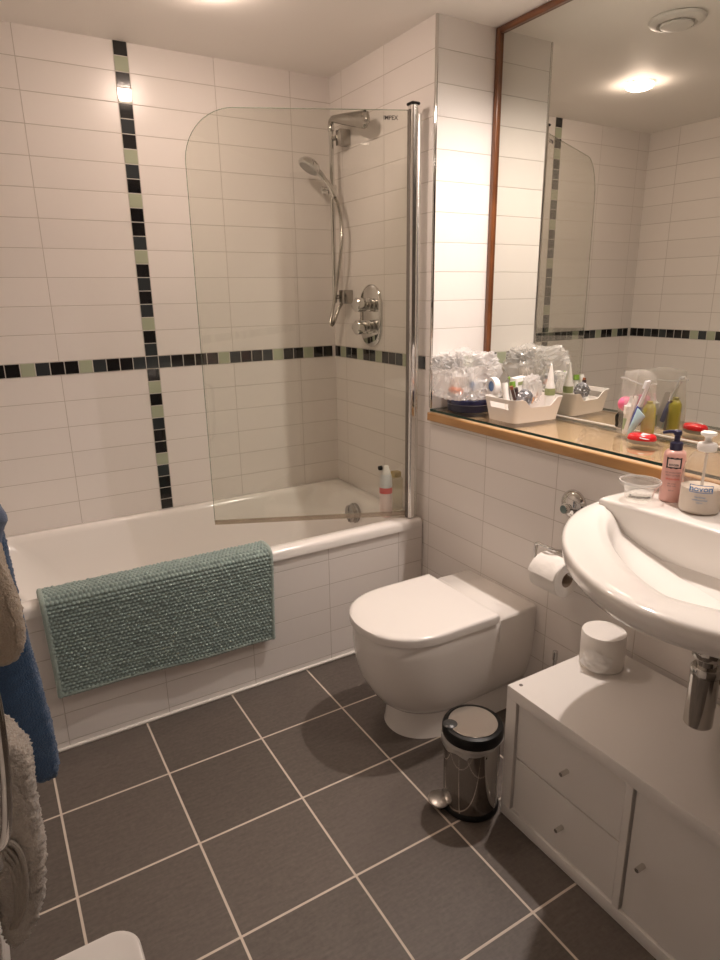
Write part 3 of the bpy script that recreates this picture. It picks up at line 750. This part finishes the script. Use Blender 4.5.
for a, b, c, d in ((-.026, .026, .0565, .0580), (-.026, .026, .0740, .0755), (-.026, -.0245, .0565, .0755), (.0245, .026, .0565, .0755)):
    bf.grid(lambda u, v, a=a, b=b, c=c, d=d: (nx_ + .0472*cos(DIRN + (a + (b - a)*u)/.0472), ny_ + .0472*sin(DIRN + (a + (b - a)*u)/.0472), ZD + c + (d - c)*v), 12, 1)
obj('label_frame', bf, BLUE, nb, ang=180)
text('lettering', 'novon', .0185, BLUE, nb, None, bend=(nx_, ny_, .0472, DIRN, ZD + .0660), ext=.0003, sx=1.1)
for s_, z, sz in (('handzeep', .046, .0062), ('antibacterieel', .039, .0060), ('500 ml', .032, .0048)):
    text('lettering', s_, sz, P('blue_grey_ink', (.28, .36, .50), .5), nb, None, bend=(nx_, ny_, .0472, DIRN, ZD + z), ext=.0003)

# ------------------------------------------------------------------ shelf and mirror
SH = 1.000
shelf = thing('mirror_shelf', 'beige wooden shelf with a glass sheet below the mirror', 'shelf', (.13, -1.9, .953))
obj('board', MB().box(-.016, D, YF + .01, YC + .012 - .014, .955, .985, .010, 5, sel=lambda c: c.x < -.01), WOODL, shelf, ang=60)
obj('nosing', MB().box(-.020, -.012, YF + .01, YC - .003, .954, .9865, .0055, 4, sel=lambda c: c.x < -.018), wood_mat('oak_nosing', (.40, .20, .065), (.50, .27, .10), (8, 1, 8), .3), shelf, ang=60)
gs = obj('glass_sheet', MB().box(-.006, D - .001, YF + .012, YC - .004, .9895, SH, .001, 1), [film('sheet_glass', (.96, .965, .95), 0, ior=1.35, rough=.02), P('sheet_edge', (.015, .05, .038), .15)], shelf, smooth=False)
for p in gs.data.polygons:
    if abs(p.normal.z) < .5: p.material_index = 1
mir = thing('wall_mirror', 'large wall mirror in a reddish wood frame above the shelf', 'mirror', (D, -1.9, 1.0))
MIR = P('mirror_silver', (.70, .70, .655), .0, 1.0)
obj('glass', MB().box(D - .004, D + .001, YF + .02, YC - .019, SH + .006, H - .020), MIR, mir, smooth=False)
obj('frame_stile', MB().box(D - .016, D + .001, YC - .022, YC - .001, SH + .004, H - .001, .004, 3), WOODD, mir)
WOODH = wood_mat('mahogany_rail', (.11, .036, .012), (.24, .085, .030), (1, 1, 8), .28)
obj('frame_rail', MB().box(D - .016, D + .001, YF + .02, YC - .022, H - .022, H - .001, .004, 3), WOODH, mir)
obj('bottom_bead', MB().box(D - .008, D + .0005, YF + .02, YC - .023, SH + .0005, SH + .006, .001, 1), P('bead_grey', (.60, .57, .52), .4), mir)

# ------------------------------------------------------------------ things on the shelf
def crumple(c, r, seed, amp=.25, freq=2.2, sub=4, floor=None, fine=.10, fold=None):
    bm = bmesh.new(); bmesh.ops.create_icosphere(bm, subdivisions=sub, radius=1)
    for v in bm.verts:
        d = v.co.copy(); d = Vector([math.copysign(abs(t)**.58, t) for t in d]) if fine > .15 else d
        q = d*freq + Vector((seed*3.1, seed*1.7, seed))
        k = 1 + amp*noise.noise(q) + fine*(1 - abs(noise.noise(q*2.6))*2) + fine*.5*(1 - abs(noise.noise(q*6))*2)
        v.co = Vector((c[0] + d.x*r[0]*k, c[1] + d.y*r[1]*k, c[2] + d.z*r[2]*k))
        if floor is not None and v.co.z < floor: v.co.z = floor
    return bm
CLEAR = film('clear_bag_film', (.95, .95, .95), .38, (.97, .96, .95), rough=.14, ior=1.55)
# round blue tin
tn = thing('round_tin', 'round navy blue tin on the shelf beside the white basket', 'tin', (.10, -.886, SH))
tcx, tcy, tr_ = .105, -.880, .088
tin_b = P('tin_navy', (.012, .016, .085), .25, coat=.4)
obj('base', MB().lathe([(.0, 0), (tr_ - .004, 0), (tr_ - .001, .003), (tr_ - .001, .030)], (tcx, tcy, SH + .0005), 'Z', 60, False), P('tin_dark', (.008, .010, .035), .3, coat=.3), tn)
obj('lid', MB().lathe([(tr_, .028), (tr_ + .001, .030), (tr_, .044), (tr_ - .004, .048), (tr_ - .014, .0485), (tr_ - .018, .0465), (.0, .0465)], (tcx, tcy, SH + .0005), 'Z', 60, False), tin_b, tn)
obj('lid_bead', MB().lathe([(tr_, .0275), (tr_ + .0016, .0285), (tr_, .0295)], (tcx, tcy, SH + .0005), 'Z', 60, False), P('bead_silver', (.5, .5, .55), .3, .8), tn)
TT = SH + .0475
bg = obj('clear_plastic_bag', crumple((.088, -.870, TT + .074), (.100, .090, .088), 4, .30, 2.0, 5, TT + .006, .17), CLEAR, ang=24)
tag(bg, 'crumpled clear plastic bag lying on the round blue tin', 'plastic bag')
# contents of the bag
ob = MB().lathe([(.0, -.034), (.011, -.033), (.0125, -.028), (.0125, .022), (.010, .030), (.0, .031)], (.045, -.862, TT + .030), 'Y', 24, False)
tag(obj('orange_tube', ob, P('orange_plastic', (.80, .20, .05), .4)), 'small orange tube low in the clear bag on the tin', 'tube')
tb = MB(); dirv = Vector((.02, -.075, .045))
p0 = Vector((.085, -.868, TT + .020))
tb.loft([[p0 + dirv*t + Vector((w_*cos(a), w_*.3*sin(a), h_*sin(a))) for a in [2*PI*i/20 for i in range(20)]] for t, w_, h_ in ((0, .004, .010), (.05, .010, .012), (.75, .014, .014), (1.15, .019, .004))])
bt = obj('toothpaste_tube', tb, P('tube_white', (.80, .82, .85), .3)); tag(bt, 'white and blue tube slanting inside the clear bag on the tin', 'tube')
obj('blue_panel', MB().lathe([(.0, .0), (.013, 0), (.013, .002), (.0, .002)], p0 + dirv*.62 + Vector((-.016, 0, .006)), 'X', 24, False), P('blue_print', (.03, .25, .62), .4), bt)
gb = MB().box(.060, .120, -.835, -.800, TT + .014, TT + .075, .006, 2)
tag(obj('soap_box', gb, P('box_pale', (.70, .62, .56), .5)), 'pale small box standing in the clear bag by the alcove wall', 'box')
# tape reel beside the basket
rl = thing('tape_reel', 'white ring shaped reel with blue centre against the basket', 'reel', (.115, -1.012, SH))
RM = Matrix.Rotation(math.radians(-10), 4, 'Z')
RC = (.106, -1.005, SH + .0475 + .0580)
# leans on the tin lid behind the basket
obj('ring', MB().lathe([(.019, -.010), (.031, -.012), (.033, -.008), (.033, .008), (.031, .012), (.019, .010)], RC, 'X', 44, False, RM), P('reel_white', (.86, .85, .86), .35), rl)
obj('centre', MB().lathe([(.0, -.007), (.0195, -.007), (.0195, .007), (.0, .007)], RC, 'X', 40, False, RM), P('reel_blue', (.13, .25, .52), .4), rl)
obj('stand_foot', MB().box(.098, .116, -1.024, -.996, SH + .0490, RC[2] - .030, .002, 1), WHITEPL, rl)

# white basket with dipped side
bk = thing('storage_basket', 'white plastic basket with dipped side and hand hole on the shelf', 'basket', (.14, -1.12, SH))
c00, c10, c01 = Vector((.040, -1.187, SH)), Vector((.238, -1.204, SH)), Vector((.044, -1.046, SH))
ex = (c10 - c00); ey = (c01 - c00); LX, LY = ex.length, ey.length; ex.normalize(); ey.normalize()
BH, FLR = .083, .014
def bpt(a, b, z):            # a along the long side 0..LX , b across 0..LY , flared with height
    k = z/BH; aa = LX/2 + (a - LX/2)*(1 + 2*FLR*k/LX); bb = LY/2 + (b - LY/2)*(1 + 2*FLR*k/LY)
    return c00 + ex*aa + ey*bb + Vector((0, 0, z))
def per(inset, n=10, m=14):
    pts = rrect(inset, LX - inset, inset, LY - inset, .022 - inset, 0, n, m); return [(p[0], p[1]) for p in pts]
def top_h(a, b):
    side = b < .02 or b > LY - .02
    h = BH
    if side:
        t = min(max((a - .036)/.032, 0), 1)*min(max((LX - .030 - a)/.024, 0), 1)
        h -= .030*(t*t*(3 - 2*t))
    return h
bm_ = MB()
outer, inner = per(0), per(.0028)
rings = [[bpt(a, b, .0005) for a, b in outer]]
NZ = 16
for k in range(1, NZ + 1): rings.append([bpt(a, b, top_h(a, b)*k/NZ) for a, b in outer])
for k in range(NZ, 0, -1): rings.append([bpt(a, b, max(.003, top_h(a2, b2)*k/NZ)) for (a, b), (a2, b2) in zip(inner, outer)])
rings.append([bpt(a, b, .003) for a, b in inner])
bm_.loft(rings)
# open the hand hole in the short end: drop faces inside the slot then they read as a real opening
def in_slot(p):
    q = p - c00; b = q.dot(ey); a = q.dot(ex); z = q.z
    if abs(b - LY/2) > .05 or not (.048 < z < .068): return False
    return a < .02
dead = [f for f in bm_.bm.faces if in_slot(f.calc_center_median()) and len(f.verts) == 4]
bmesh.ops.delete(bm_.bm, geom=dead, context='FACES')
obj('shell', bm_, P('basket_white', (.84, .80, .77), .4), bk, ang=45)
def bk_at(a, b, z): return c00 + ex*a + ey*b + Vector((0, 0, z))
# contents of the basket
foil = P('foil_silver', (.55, .55, .57), .22, .9, var=.5, vscale=60)
tag(obj('foil_ball', crumple(bk_at(.085, .050, .078), (.026, .024, .026), 9, .15, 2, 4, SH + .01, .149), P('foil_wrap', (.30, .30, .32), .25, .6, var=.75, vscale=45), ang=25), 'crumpled silver and black wrapped ball on top of the basket', 'ball')
carton = MB().box(0, .050, 0, .030, 0, .135, .002, 2)
Mc = Matrix.Translation(bk_at(.098, .100, .006)) @ Matrix.Rotation(math.radians(-4), 4, 'Z') @ Matrix.Rotation(math.radians(-6), 4, 'Y')
bmesh.ops.transform(carton.bm, matrix=Mc, verts=carton.bm.verts)
ct = obj('carton', carton, P('carton_white', (.84, .82, .80), .45)); tag(ct, 'tall white carton with a green mark at the back of the basket', 'carton')
gm = MB().box(.012, .038, -.0008, .0002, .108, .120)
bmesh.ops.transform(gm.bm, matrix=Mc, verts=gm.bm.verts)
obj('green_mark', gm, P('olive_print', (.30, .34, .16), .5), ct)
def nozzle_bottle(c, h, name, label):
    t = thing(name, label, 'bottle', c)
    obj('body', MB().lathe([(.0, 0), (.017, 0), (.018, .003), (.0175, h*.55), (.010, h*.72)], c, 'Z', 28, False), P('bottle_white', (.85, .83, .80), .35), t)
    obj('nozzle', MB().lathe([(.0115, h*.70), (.0105, h*.74), (.003, h - .002), (.0, h)], c, 'Z', 24, False), P('bottle_white', (.85, .83, .80), .35), t)
    obj('green_band', MB().lathe([(.0181, h*.42), (.0181, h*.55)], c, 'Z', 28, False), P('olive_print', (.30, .34, .16), .5), t)
    return t
nozzle_bottle(bk_at(.186, .036, .0035), .188, 'nozzle_bottle', 'white pointed nozzle bottle with green band in the basket near the mirror')
stick = MB()
a, b = bk_at(.030, .062, .022), bk_at(.034, .098, .128)
stick.tube([a, a.lerp(b, .5), b], [.010, .011, .012], 16)
tag(obj('white_tube', stick, WHITEPL), 'plain white tube leaning at the left end of the basket', 'tube')
lp = thing('lip_balm', 'lip balm with a lime green cap in the basket', 'lip balm', bk_at(.066, .085, .02))
a, b = bk_at(.070, .080, .020), bk_at(.066, .092, .112)
obj('stick', MB().tube([a, b], .0095, 16), P('balm_white', (.8, .8, .78), .4), lp)
d_ = (b - a).normalized()
obj('cap', MB().tube([b, b + d_*.020], .0115, 16), P('lime_plastic', (.22, .40, .06), .35), lp)
for i, (q, lab) in enumerate(((.050, 'brown ended pencil nearest the white tube in the basket'), (.062, 'brown ended pencil next to the lime green cap in the basket'))):
    a, b = bk_at(q + .030, .070, .02), bk_at(q - .004, .072 - i*.010, .110 - i*.006)
    t = thing('pencil', lab, 'pencil', a, 'pencils in the white basket')
    obj('barrel', MB().tube([a, b], .0058, 12), P('pencil_dark', (.10, .05, .04), .4), t)
    dd = (b - a).normalized()
    obj('end_cap', MB().tube([b - dd*.002, b + dd*.010], .0066, 12), P('pencil_brown', (.28, .09, .04) if i == 0 else (.06, .03, .03), .4) if i == 0 else P('pencil_black', (.04, .02, .02), .4), t)
cm = MB(); a, b = bk_at(.130, .060, .060), bk_at(.205, .112, .078)
cm.loft([[p + Vector((0, 0, s_*.008)) + ey*t_ for s_, t_ in ((-1, 0), (1, 0), (1, .003), (-1, .003))] for p in (a, b)])
tag(obj('wooden_comb', cm, P('comb_wood', (.58, .30, .14), .5)), 'slim light wooden comb lying in the basket', 'comb')
bg2 = obj('clear_plastic_bag', crumple(bk_at(.155, .100, .098), (.034, .024, .040), 13, .36, 2.4, 4, SH + .03, .20), CLEAR, ang=24)
tag(bg2, 'small crumpled clear plastic bag sticking out of the basket', 'plastic bag')
tr1 = MB().tube([bk_at(.150, .112, .05), bk_at(.085, .136, .142)], .0045, 12)
tag(obj('toothbrush', tr1, P('lime_plastic', (.22, .40, .06), .35)), 'lime green handled toothbrush in the small bag in the basket', 'toothbrush')

# zip bag with toiletries
ZC = Vector((.218, -1.528, SH)); zu = Vector((-.25, -.97, 0)).normalized(); zn = Vector((zu.y, -zu.x, 0))
if zn.x > 0: zn = -zn
def zp(u, n, z): return ZC + zu*u + zn*n + Vector((0, 0, z))
ZW, ZH = .080, .200
def zf(side):
    def f(u, v):
        uu = (u*2 - 1)
        bulge = .026*(1 - abs(uu)**3)*(1 - v)**.5*(1 if v < .98 else 0) + .002
        wv = .004*noise.noise(Vector((uu*2.5, v*4, side*5))) + .0025*noise.noise(Vector((uu*7, v*9, side*5)))
        wd = ZW*(1 + .06*sin(v*5) - .03*v)
        return zp(uu*wd, side*(bulge) + wv, .001 + v*ZH + .006*sin(uu*3 + 1)*v)
    return f
zb_ = MB(); zb_.grid(zf(1), 30, 30); zb_.grid(zf(-1), 30, 30)
zbo = obj('zip_bag', zb_, film('zip_bag_film', (.95, .95, .94), .20, (.92, .90, .86), rough=.08, ior=1.5), ang=180)
tag(zbo, 'upright clear zip bag full of toiletries on the shelf by the mirror', 'plastic bag')
zs = MB()
for n0 in (1,): zs.tube([zp(-ZW*.98 + 2*ZW*.98*i/24, .004 + .002*sin(i), ZH*.84 + .005*sin(i*.25 + 1)) for i in range(25)], .0022, 8)
obj('zip_seal', zs, film('zip_seal_film', (.9, .9, .9), .4), zbo)
tag(obj('sponge_ball', MB().lathe([(.0, -.024)] + [(.024*cos(a), .024*sin(a)) for a in [math.radians(-80 + 16*i) for i in range(11)]] + [(.0, .024)], zp(-.050, .0, .092), 'Z', 32, False), P('pink_ball', (.80, .16, .32), .4)), 'pink ball at the upper left of the zip bag', 'ball')
tag(obj('hair_clip', crumple(zp(-.054, .004, .040), (.012, .016, .022), 21, .3, 3, 3, SH + .004, .2), BLACKPL, ang=30), 'black hair clip at the lower left of the zip bag', 'hair clip')
wbx = zp(-.020, .006, .003)
wt = thing('travel_bottle', 'small white dropper bottle with green label in the zip bag', 'bottle', wbx)
obj('body', MB().lathe([(.0, 0), (.016, 0), (.017, .003), (.017, .062), (.019, .064), (.019, .072), (.017, .076)], wbx, 'Z', 28, False), WHITEPL, wt)
obj('cap', MB().lathe([(.018, .072), (.018, .088), (.011, .092), (.006, .104), (.004, .118), (.0, .119)], wbx, 'Z', 28, False), P('cap_white', (.86, .84, .82), .4), wt)
obj('green_label', MB().lathe([(.0175, .014), (.0175, .050)], wbx, 'Z', 28, False), P('label_green', (.28, .42, .18), .5), wt)
a, b = zp(-.010, .022, .012), zp(.018, .016, .128)
cmb = MB(); cmb.loft([[p + zu*s_ + zn*t_ for s_, t_ in ((-.008, 0), (.008, 0), (.008, .004), (-.008, .004))] for p in (a, b)])
tag(obj('white_comb', cmb, P('comb_white', (.82, .79, .78), .4)), 'flat white comb slanting across the zip bag', 'comb')
tbs = thing('toothbrush', 'blue and white toothbrush leaning across the zip bag', 'toothbrush', zp(.005, .018, .010))
a, b = zp(.004, .019, .012), zp(.056, .010, .178)
obj('handle', MB().tube([a, a.lerp(b, .35), a.lerp(b, .6), a.lerp(b, .72), b], [.0060, .0085, .0070, .0050, .0045], 12), P('brush_white', (.78, .80, .86), .35), tbs)
obj('grip', MB().tube([a.lerp(b, .12), a.lerp(b, .3), a.lerp(b, .52)], [.0078, .0092, .0080], 12), P('brush_blue', (.04, .06, .36), .35), tbs)
q = a.lerp(b, .93); dd = (b - a)*.07
hd_ = MB(); hd_.loft([[p + zn*s_ + zu*t_ for s_, t_ in ((0, -.006), (.012, -.006), (.012, .006), (0, .006))] for p in (q - dd, q + dd)])
obj('bristles', hd_, P('bristle_white', (.80, .82, .88), .7), tbs)
tg = MB(); a, b = zp(.006, .024, .008), zp(.050, .022, .084)
dw = (b - a).normalized(); sd = dw.cross(zn).normalized()
tg.loft([[a + (b - a)*t + sd*w_*cos(q_) + zn*h_*sin(q_) for q_ in [2*PI*i/20 for i in range(20)]] for t, w_, h_ in ((0, .004, .004), (.10, .007, .007), (.55, .013, .008), (1, .022, .001))])
tag(obj('cream_tube', tg, P('tube_sky', (.42, .62, .72), .35)), 'light blue squeezed tube at the front of the zip bag', 'tube')
yb_ = MB(); a = zp(.052, -.004, .012)
yb_.lathe([(.0, 0), (.018, 0), (.019, .004), (.019, .082), (.012, .094), (.009, .096), (.009, .104), (.0, .104)], a, 'Z', 26, False)
tag(obj('gel_bottle', yb_, P('gel_yellow', (.46, .40, .07), .25)), 'yellow green bottle at the right side of the zip bag', 'bottle')
dk_ = MB().tube([zp(.030, -.006, .010), zp(.044, -.012, .105)], .006, 12)
tag(obj('makeup_brush', dk_, P('brush_dark', (.10, .05, .05), .4)), 'dark brown brush handle beside the yellow bottle in the zip bag', 'brush')

# red soap case
rx, ry_ = .142, -1.612
rd = thing('soap_case', 'red and grey oval case in front of the zip bag', 'case', (rx, ry_, SH))
RZm = Matrix.Rotation(math.radians(-72), 4, 'Z')
def ov(prof, n=44):
    m = MB(); rings = []
    for sx_, sy_, z in prof:
        rings.append([Vector((rx, ry_, SH + z)) + RZm @ Vector((sx_*math.copysign(abs(cos(a))**.8, cos(a)), sy_*math.copysign(abs(sin(a))**.8, sin(a)), 0)) for a in [2*PI*i/n for i in range(n)]])
    return m.loft(rings)
obj('base', ov([(.028, .020, .0005), (.036, .026, .003), (.040, .029, .010), (.040, .029, .0135)]), P('case_grey', (.30, .28, .26), .4), rd)
obj('lid', ov([(.0405, .0295, .0135), (.041, .030, .017), (.0385, .028, .025), (.032, .022, .030), (.020, .012, .0318)]), P('case_red', (.62, .015, .02), .18, coat=.5), rd)
im = MB(); 
def fi(u, v):
    x = .002 + .026*u; y = -.030 + .026*v
    k = (x/.041)**2 + (y/.030)**2
    z = .0325 - .011*min(k, 1.1)**1.6
    q = RZm @ Vector((x, -y*-1, 0)); return (rx + q.x, ry_ + q.y, SH + z + .001)
im.grid(fi, 10, 10)
obj('grey_inset', im, P('inset_grey', (.55, .56, .58), .3), rd, ang=180)

# ------------------------------------------------------------------ ceiling fittings
WARM = (1.0, .775, .645)
LX_, LY_ = -.735, -.605
la = thing('ceiling_light', 'round glowing ceiling light above the bath', 'ceiling light', (LX_, LY_, H))
LAMP = P('lamp_glow', (1, 1, 1), .5, emit=WARM, estr=82.0)
obj('diffuser', MB().lathe([(.060, -.006), (.060, -.011), (.056, -.018), (.044, -.024), (.024, -.027), (.0, -.028)], (LX_, LY_, H), 'Z', 44, False), LAMP, la)
obj('trim_ring', MB().lathe([(.0605, -.001), (.068, -.001), (.069, -.003), (.066, -.005), (.0605, -.006)], (LX_, LY_, H), 'Z', 48, False), WHITEPL, la)
vt = thing('ceiling_vent', 'round white extractor vent on the ceiling seen in the mirror', 'vent', (-.215, -1.135, H))
obj('ring', MB().lathe([(.090, -.001), (.094, -.004), (.090, -.012), (.072, -.020), (.066, -.020), (.064, -.012), (.062, -.001)], (-.215, -1.135, H), 'Z', 48, False), P('vent_white', (.72, .70, .67), .4), vt)
obj('disc', MB().lathe([(.0, -.030), (.030, -.030), (.052, -.024), (.054, -.020), (.050, -.016), (.0, -.016)], (-.215, -1.135, H), 'Z', 44, False), P('vent_white', (.72, .70, .67), .4), vt)
obj('stem', MB().lathe([(.012, -.001), (.012, -.017)], (-.215, -1.135, H), 'Z', 20), P('vent_dark', (.12, .11, .10), .6), vt)
DL = [(.135, -1.38, 'recessed downlight over the shelf near the alcove wall', 42), (.135, -2.28, 'recessed downlight over the shelf above the basin', 17), (-.80, -2.45, 'added weak fill downlight above the open floor', 2)]  # the open-floor one is a weak fill added out of view
for x, y, lab, pw in DL:
    t = thing('downlight', lab, 'ceiling light', (x, y, H), 'recessed downlights')
    obj('bezel', MB().lathe([(.030, -.001), (.042, -.001), (.043, -.004), (.040, -.008), (.031, -.006)], (x, y, H), 'Z', 40, False), CHROME, t)
    obj('lens', MB().lathe([(.0, -.003), (.030, -.003)], (x, y, H), 'Z', 32, False), P('downlight_glow', (1, 1, 1), .5, emit=(1, .86, .70), estr=3.0), t)
    ld = bpy.data.lights.new('downlight_lamp', 'SPOT'); ld.energy = pw; ld.color = (1.0, .865, .785) if x > 0 else WARM
    ld.spot_size = math.radians(156); ld.spot_blend = 1.0; ld.shadow_soft_size = .022
    lo = bpy.data.objects.new('downlight_lamp', ld); COL.objects.link(lo); lo.location = (0, 0, -.032); lo.parent = t

# ------------------------------------------------------------------ towels and rail on the left wall
def terry(name, prof, ys, mat, parent=None, amp=.0022, step=.0045, seed=1, sag=None):
    """prof: closed (x,z) outline of the hanging folds; ys=(near,far)"""
    pr = spline([(x, 0, z) for x, z in prof], 8, True)
    # resample
    ln_ = [0]
    for i in range(len(pr)): ln_.append(ln_[-1] + (pr[(i+1) % len(pr)] - pr[i]).length)
    n = max(40, int(ln_[-1]/step)); q = []; j = 0
    for i in range(n):
        s_ = ln_[-1]*i/n
        while ln_[j + 1] < s_: j += 1
        t = (s_ - ln_[j])/max(1e-9, ln_[j+1] - ln_[j]); q.append(pr[j].lerp(pr[(j+1) % len(pr)], t))
    c = sum(q, Vector())/n
    m = max(10, int(abs(ys[1] - ys[0])/step)); rings = []
    nrm = []
    for i in range(n):
        t = q[(i+1) % n] - q[i-1]; nn = Vector((t.z, 0, -t.x)).normalized(); nrm.append(nn)
    area = sum(q[i].x*q[(i+1) % n].z - q[(i+1) % n].x*q[i].z for i in range(n))
    sg = 1 if area > 0 else -1
    for k in range(m + 1):
        v = k/m; y = ys[0] + (ys[1] - ys[0])*v
        e = min(v, 1 - v)*abs(ys[1] - ys[0]); ins = 0.012*(1 - min(1, e/.012))**2
        ring = []
        for i in range(n):
            p = q[i].copy(); p.y = y
            h = noise.noise(Vector((p.x, p.y, p.z))*160 + Vector((seed, 0, 0)))*amp + noise.noise(Vector((p.x, p.y, p.z))*14 + Vector((seed, 5, 0)))*.004
            jt = random.uniform(-1, 1)*amp*.9
            p = p + nrm[i]*sg*(h + jt - ins); p.y += random.uniform(-1, 1)*amp*.4
            p.x = max(p.x, XL + .004)
            ring.append(p)
        rings.append(ring)
    mb = MB().loft(rings)
    return obj(name, mb, mat, parent, ang=180)
rl_ = thing('towel_rail', 'chrome ladder towel rail on the left wall behind the towels', 'towel rail', (XL, -1.4, .5))
bars = [1.02, .94, .72, .55]
for y in (-1.10, -1.70):
    obj('upright', MB().tube([(-1.625, y, .50), (-1.625, y, 1.30)], .013, 18), CHROME, rl_)
for z in (.66, .80, .975, 1.10, 1.24):
    pts = [(-1.625 + .030*sin(PI*i/16), -1.10 - .60*i/16, z) for i in range(17)]
    obj('rung', MB().tube(pts, .009, 14), CHROME, rl_)
lp_ = spline([(-1.640, -1.70, .545), (-1.612, -1.715, .552), (-1.598, -1.72, .580), (-1.588, -1.72, .64), (-1.580, -1.72, .72), (-1.576, -1.72, .84), (-1.590, -1.715, .90), (-1.625, -1.70, .91)], 8)
obj('loop', MB().tube(lp_, .0085, 16), DCHROME, rl_)
for y in (-1.10, -1.70):
    for z in (.56, 1.26):
        obj('wall_fixing', MB().tube([(XL + .001, y, z), (-1.625, y, z)], .010, 14), CHROME, rl_)
BLUT = P('blue_terry', (.030, .075, .160), .95, bump=1.0, bscale=260, sheen=.25, var=.25, vscale=90)
BEIT = P('beige_terry', (.36, .29, .22), .95, bump=1.0, bscale=240, sheen=.3, var=.15, vscale=90)
GRYT = P('grey_terry', (.36, .315, .27), .95, bump=1.0, bscale=170, sheen=.3, var=.2, vscale=70)
FLAN = P('flannel_blue', (.13, .17, .26), .95, bump=.6, bscale=500, sheen=.2)
bl = terry('bath_towel', [(-1.598, .985), (-1.572, 1.012), (-1.545, 1.00), (-1.528, .95), (-1.519, .84), (-1.513, .66), (-1.502, .52), (-1.494, .39), (-1.496, .315), (-1.512, .290), (-1.545, .292), (-1.575, .310), (-1.594, .36), (-1.604, .48), (-1.606, .62), (-1.604, .80)], (-1.25, -1.12), BLUT, amp=.0030, seed=2)
tag(bl, 'navy blue bath towel hanging nearest the bath on the rail', 'towel')
fl_ = terry('flannel', [(-1.585, 1.100), (-1.560, 1.115), (-1.535, 1.070), (-1.512, 1.004), (-1.518, .985), (-1.530, .945), (-1.534, .925), (-1.548, .930), (-1.556, .98), (-1.575, 1.05)], (-1.33, -1.27), FLAN, amp=.001, seed=5)
tag(fl_, 'pale blue flannel above the navy towel at the left edge', 'flannel')
be = terry('hand_towel', [(-1.592, 1.00), (-1.570, 1.025), (-1.548, 1.01), (-1.536, .972), (-1.528, .912), (-1.518, .845), (-1.520, .800), (-1.532, .776), (-1.556, .762), (-1.580, .770), (-1.594, .80), (-1.598, .90)], (-1.50, -1.36), BEIT, amp=.0032, seed=8)
tag(be, 'beige hand towel hanging in front of the navy towel', 'towel')
gr = terry('grey_towel', [(-1.614, .668), (-1.600, .680), (-1.586, .676), (-1.570, .660), (-1.556, .635), (-1.545, .600), (-1.550, .55), (-1.550, .46), (-1.555, .364), (-1.568, .296), (-1.596, .232), (-1.622, .206), (-1.642, .225), (-1.640, .34), (-1.630, .46), (-1.622, .58)], (-1.60, -1.50), GRYT, amp=.0052, seed=11)
tag(gr, 'shaggy grey towel hanging lowest on the rail', 'towel')
WV = P('woven_band', (.26, .225, .19), .9, bump=.8, bscale=300)
for i, ins in enumerate((0, .010, .018, .026)):
    pts = spline([(-1.650 + .0, -1.603, .470 - ins), (-1.618, -1.606, .470 - ins), (-1.598 - ins*.8, -1.607, .455 - ins), (-1.589 - ins*.8, -1.607, .415 - ins*.5), (-1.592 - ins*.7, -1.607, .350), (-1.604 - ins*.5, -1.606, .300), (-1.622 - ins*.3, -1.604, .265)], 10)
    obj('woven_hem', MB().tube(pts, .0052 if i == 0 else .0042, 8), WV, gr)

# white tub with lid at the foot of the picture
sb = thing('storage_tub', 'white plastic lidded tub with rounded corners under the hanging towels', 'tub', (-1.53, -1.88, 0))
tz = .300
obj('body', MB().loft([rrect(-1.622, -1.448, -2.03, -1.770, .035, .001), rrect(-1.628, -1.442, -2.037, -1.763, .040, .01), rrect(-1.636, -1.434, -2.045, -1.752, .042, tz - .022), rrect(-1.636, -1.434, -2.045, -1.752, .042, tz - .018)]), WHITEPL, sb)
obj('lid', MB().loft([rrect(-1.640, -1.428, -2.051, -1.746, .046, tz - .020), rrect(-1.643, -1.424, -2.055, -1.742, .048, tz - .016), rrect(-1.643, -1.424, -2.055, -1.742, .048, tz - .006), rrect(-1.640, -1.427, -2.052, -1.745, .046, tz - .001), rrect(-1.634, -1.433, -2.046, -1.751, .042, tz), rrect(-1.628, -1.439, -2.040, -1.757, .038, tz - .003)]), P('tub_white', (.70, .67, .64), .35), sb)

# ------------------------------------------------------------------ camera, world, view
cam = bpy.data.cameras.new('camera'); co = bpy.data.objects.new('camera', cam); COL.objects.link(co)
yaw, pit, rol = -.5373, -.2844, -.0141
f = Vector((-sin(yaw)*cos(pit), cos(yaw)*cos(pit), sin(pit))); r_ = Vector((cos(yaw), sin(yaw), 0)); u_ = r_.cross(f)
r2 = r_*cos(rol) + u_*sin(rol); u2 = -r_*sin(rol) + u_*cos(rol)
co.matrix_world = Matrix(((r2.x, u2.x, -f.x, -1.5237), (r2.y, u2.y, -f.y, -2.7721), (r2.z, u2.z, -f.z, 1.4403), (0, 0, 0, 1)))
cam.sensor_fit = 'VERTICAL'; cam.sensor_height = 36; cam.lens = 639.027/960*36; cam.clip_start = .02
SC.camera = co
wd = bpy.data.worlds.new('world'); SC.world = wd; wd.use_nodes = True
wd.node_tree.nodes['Background'].inputs[0].default_value = (.02, .018, .015, 1)
SC.view_settings.view_transform = 'Standard'; SC.view_settings.look = 'None'; SC.view_settings.gamma = 1
SC.view_settings.use_curve_mapping = False
SC.view_settings.exposure = 0.96
cy_ = SC.cycles
cy_.use_denoising = True
cy_.max_bounces = 10; cy_.diffuse_bounces = 8; cy_.glossy_bounces = 6; cy_.transparent_max_bounces = 24; cy_.transmission_bounces = 8
cy_.sample_clamp_indirect = 6.0; cy_.blur_glossy = .5
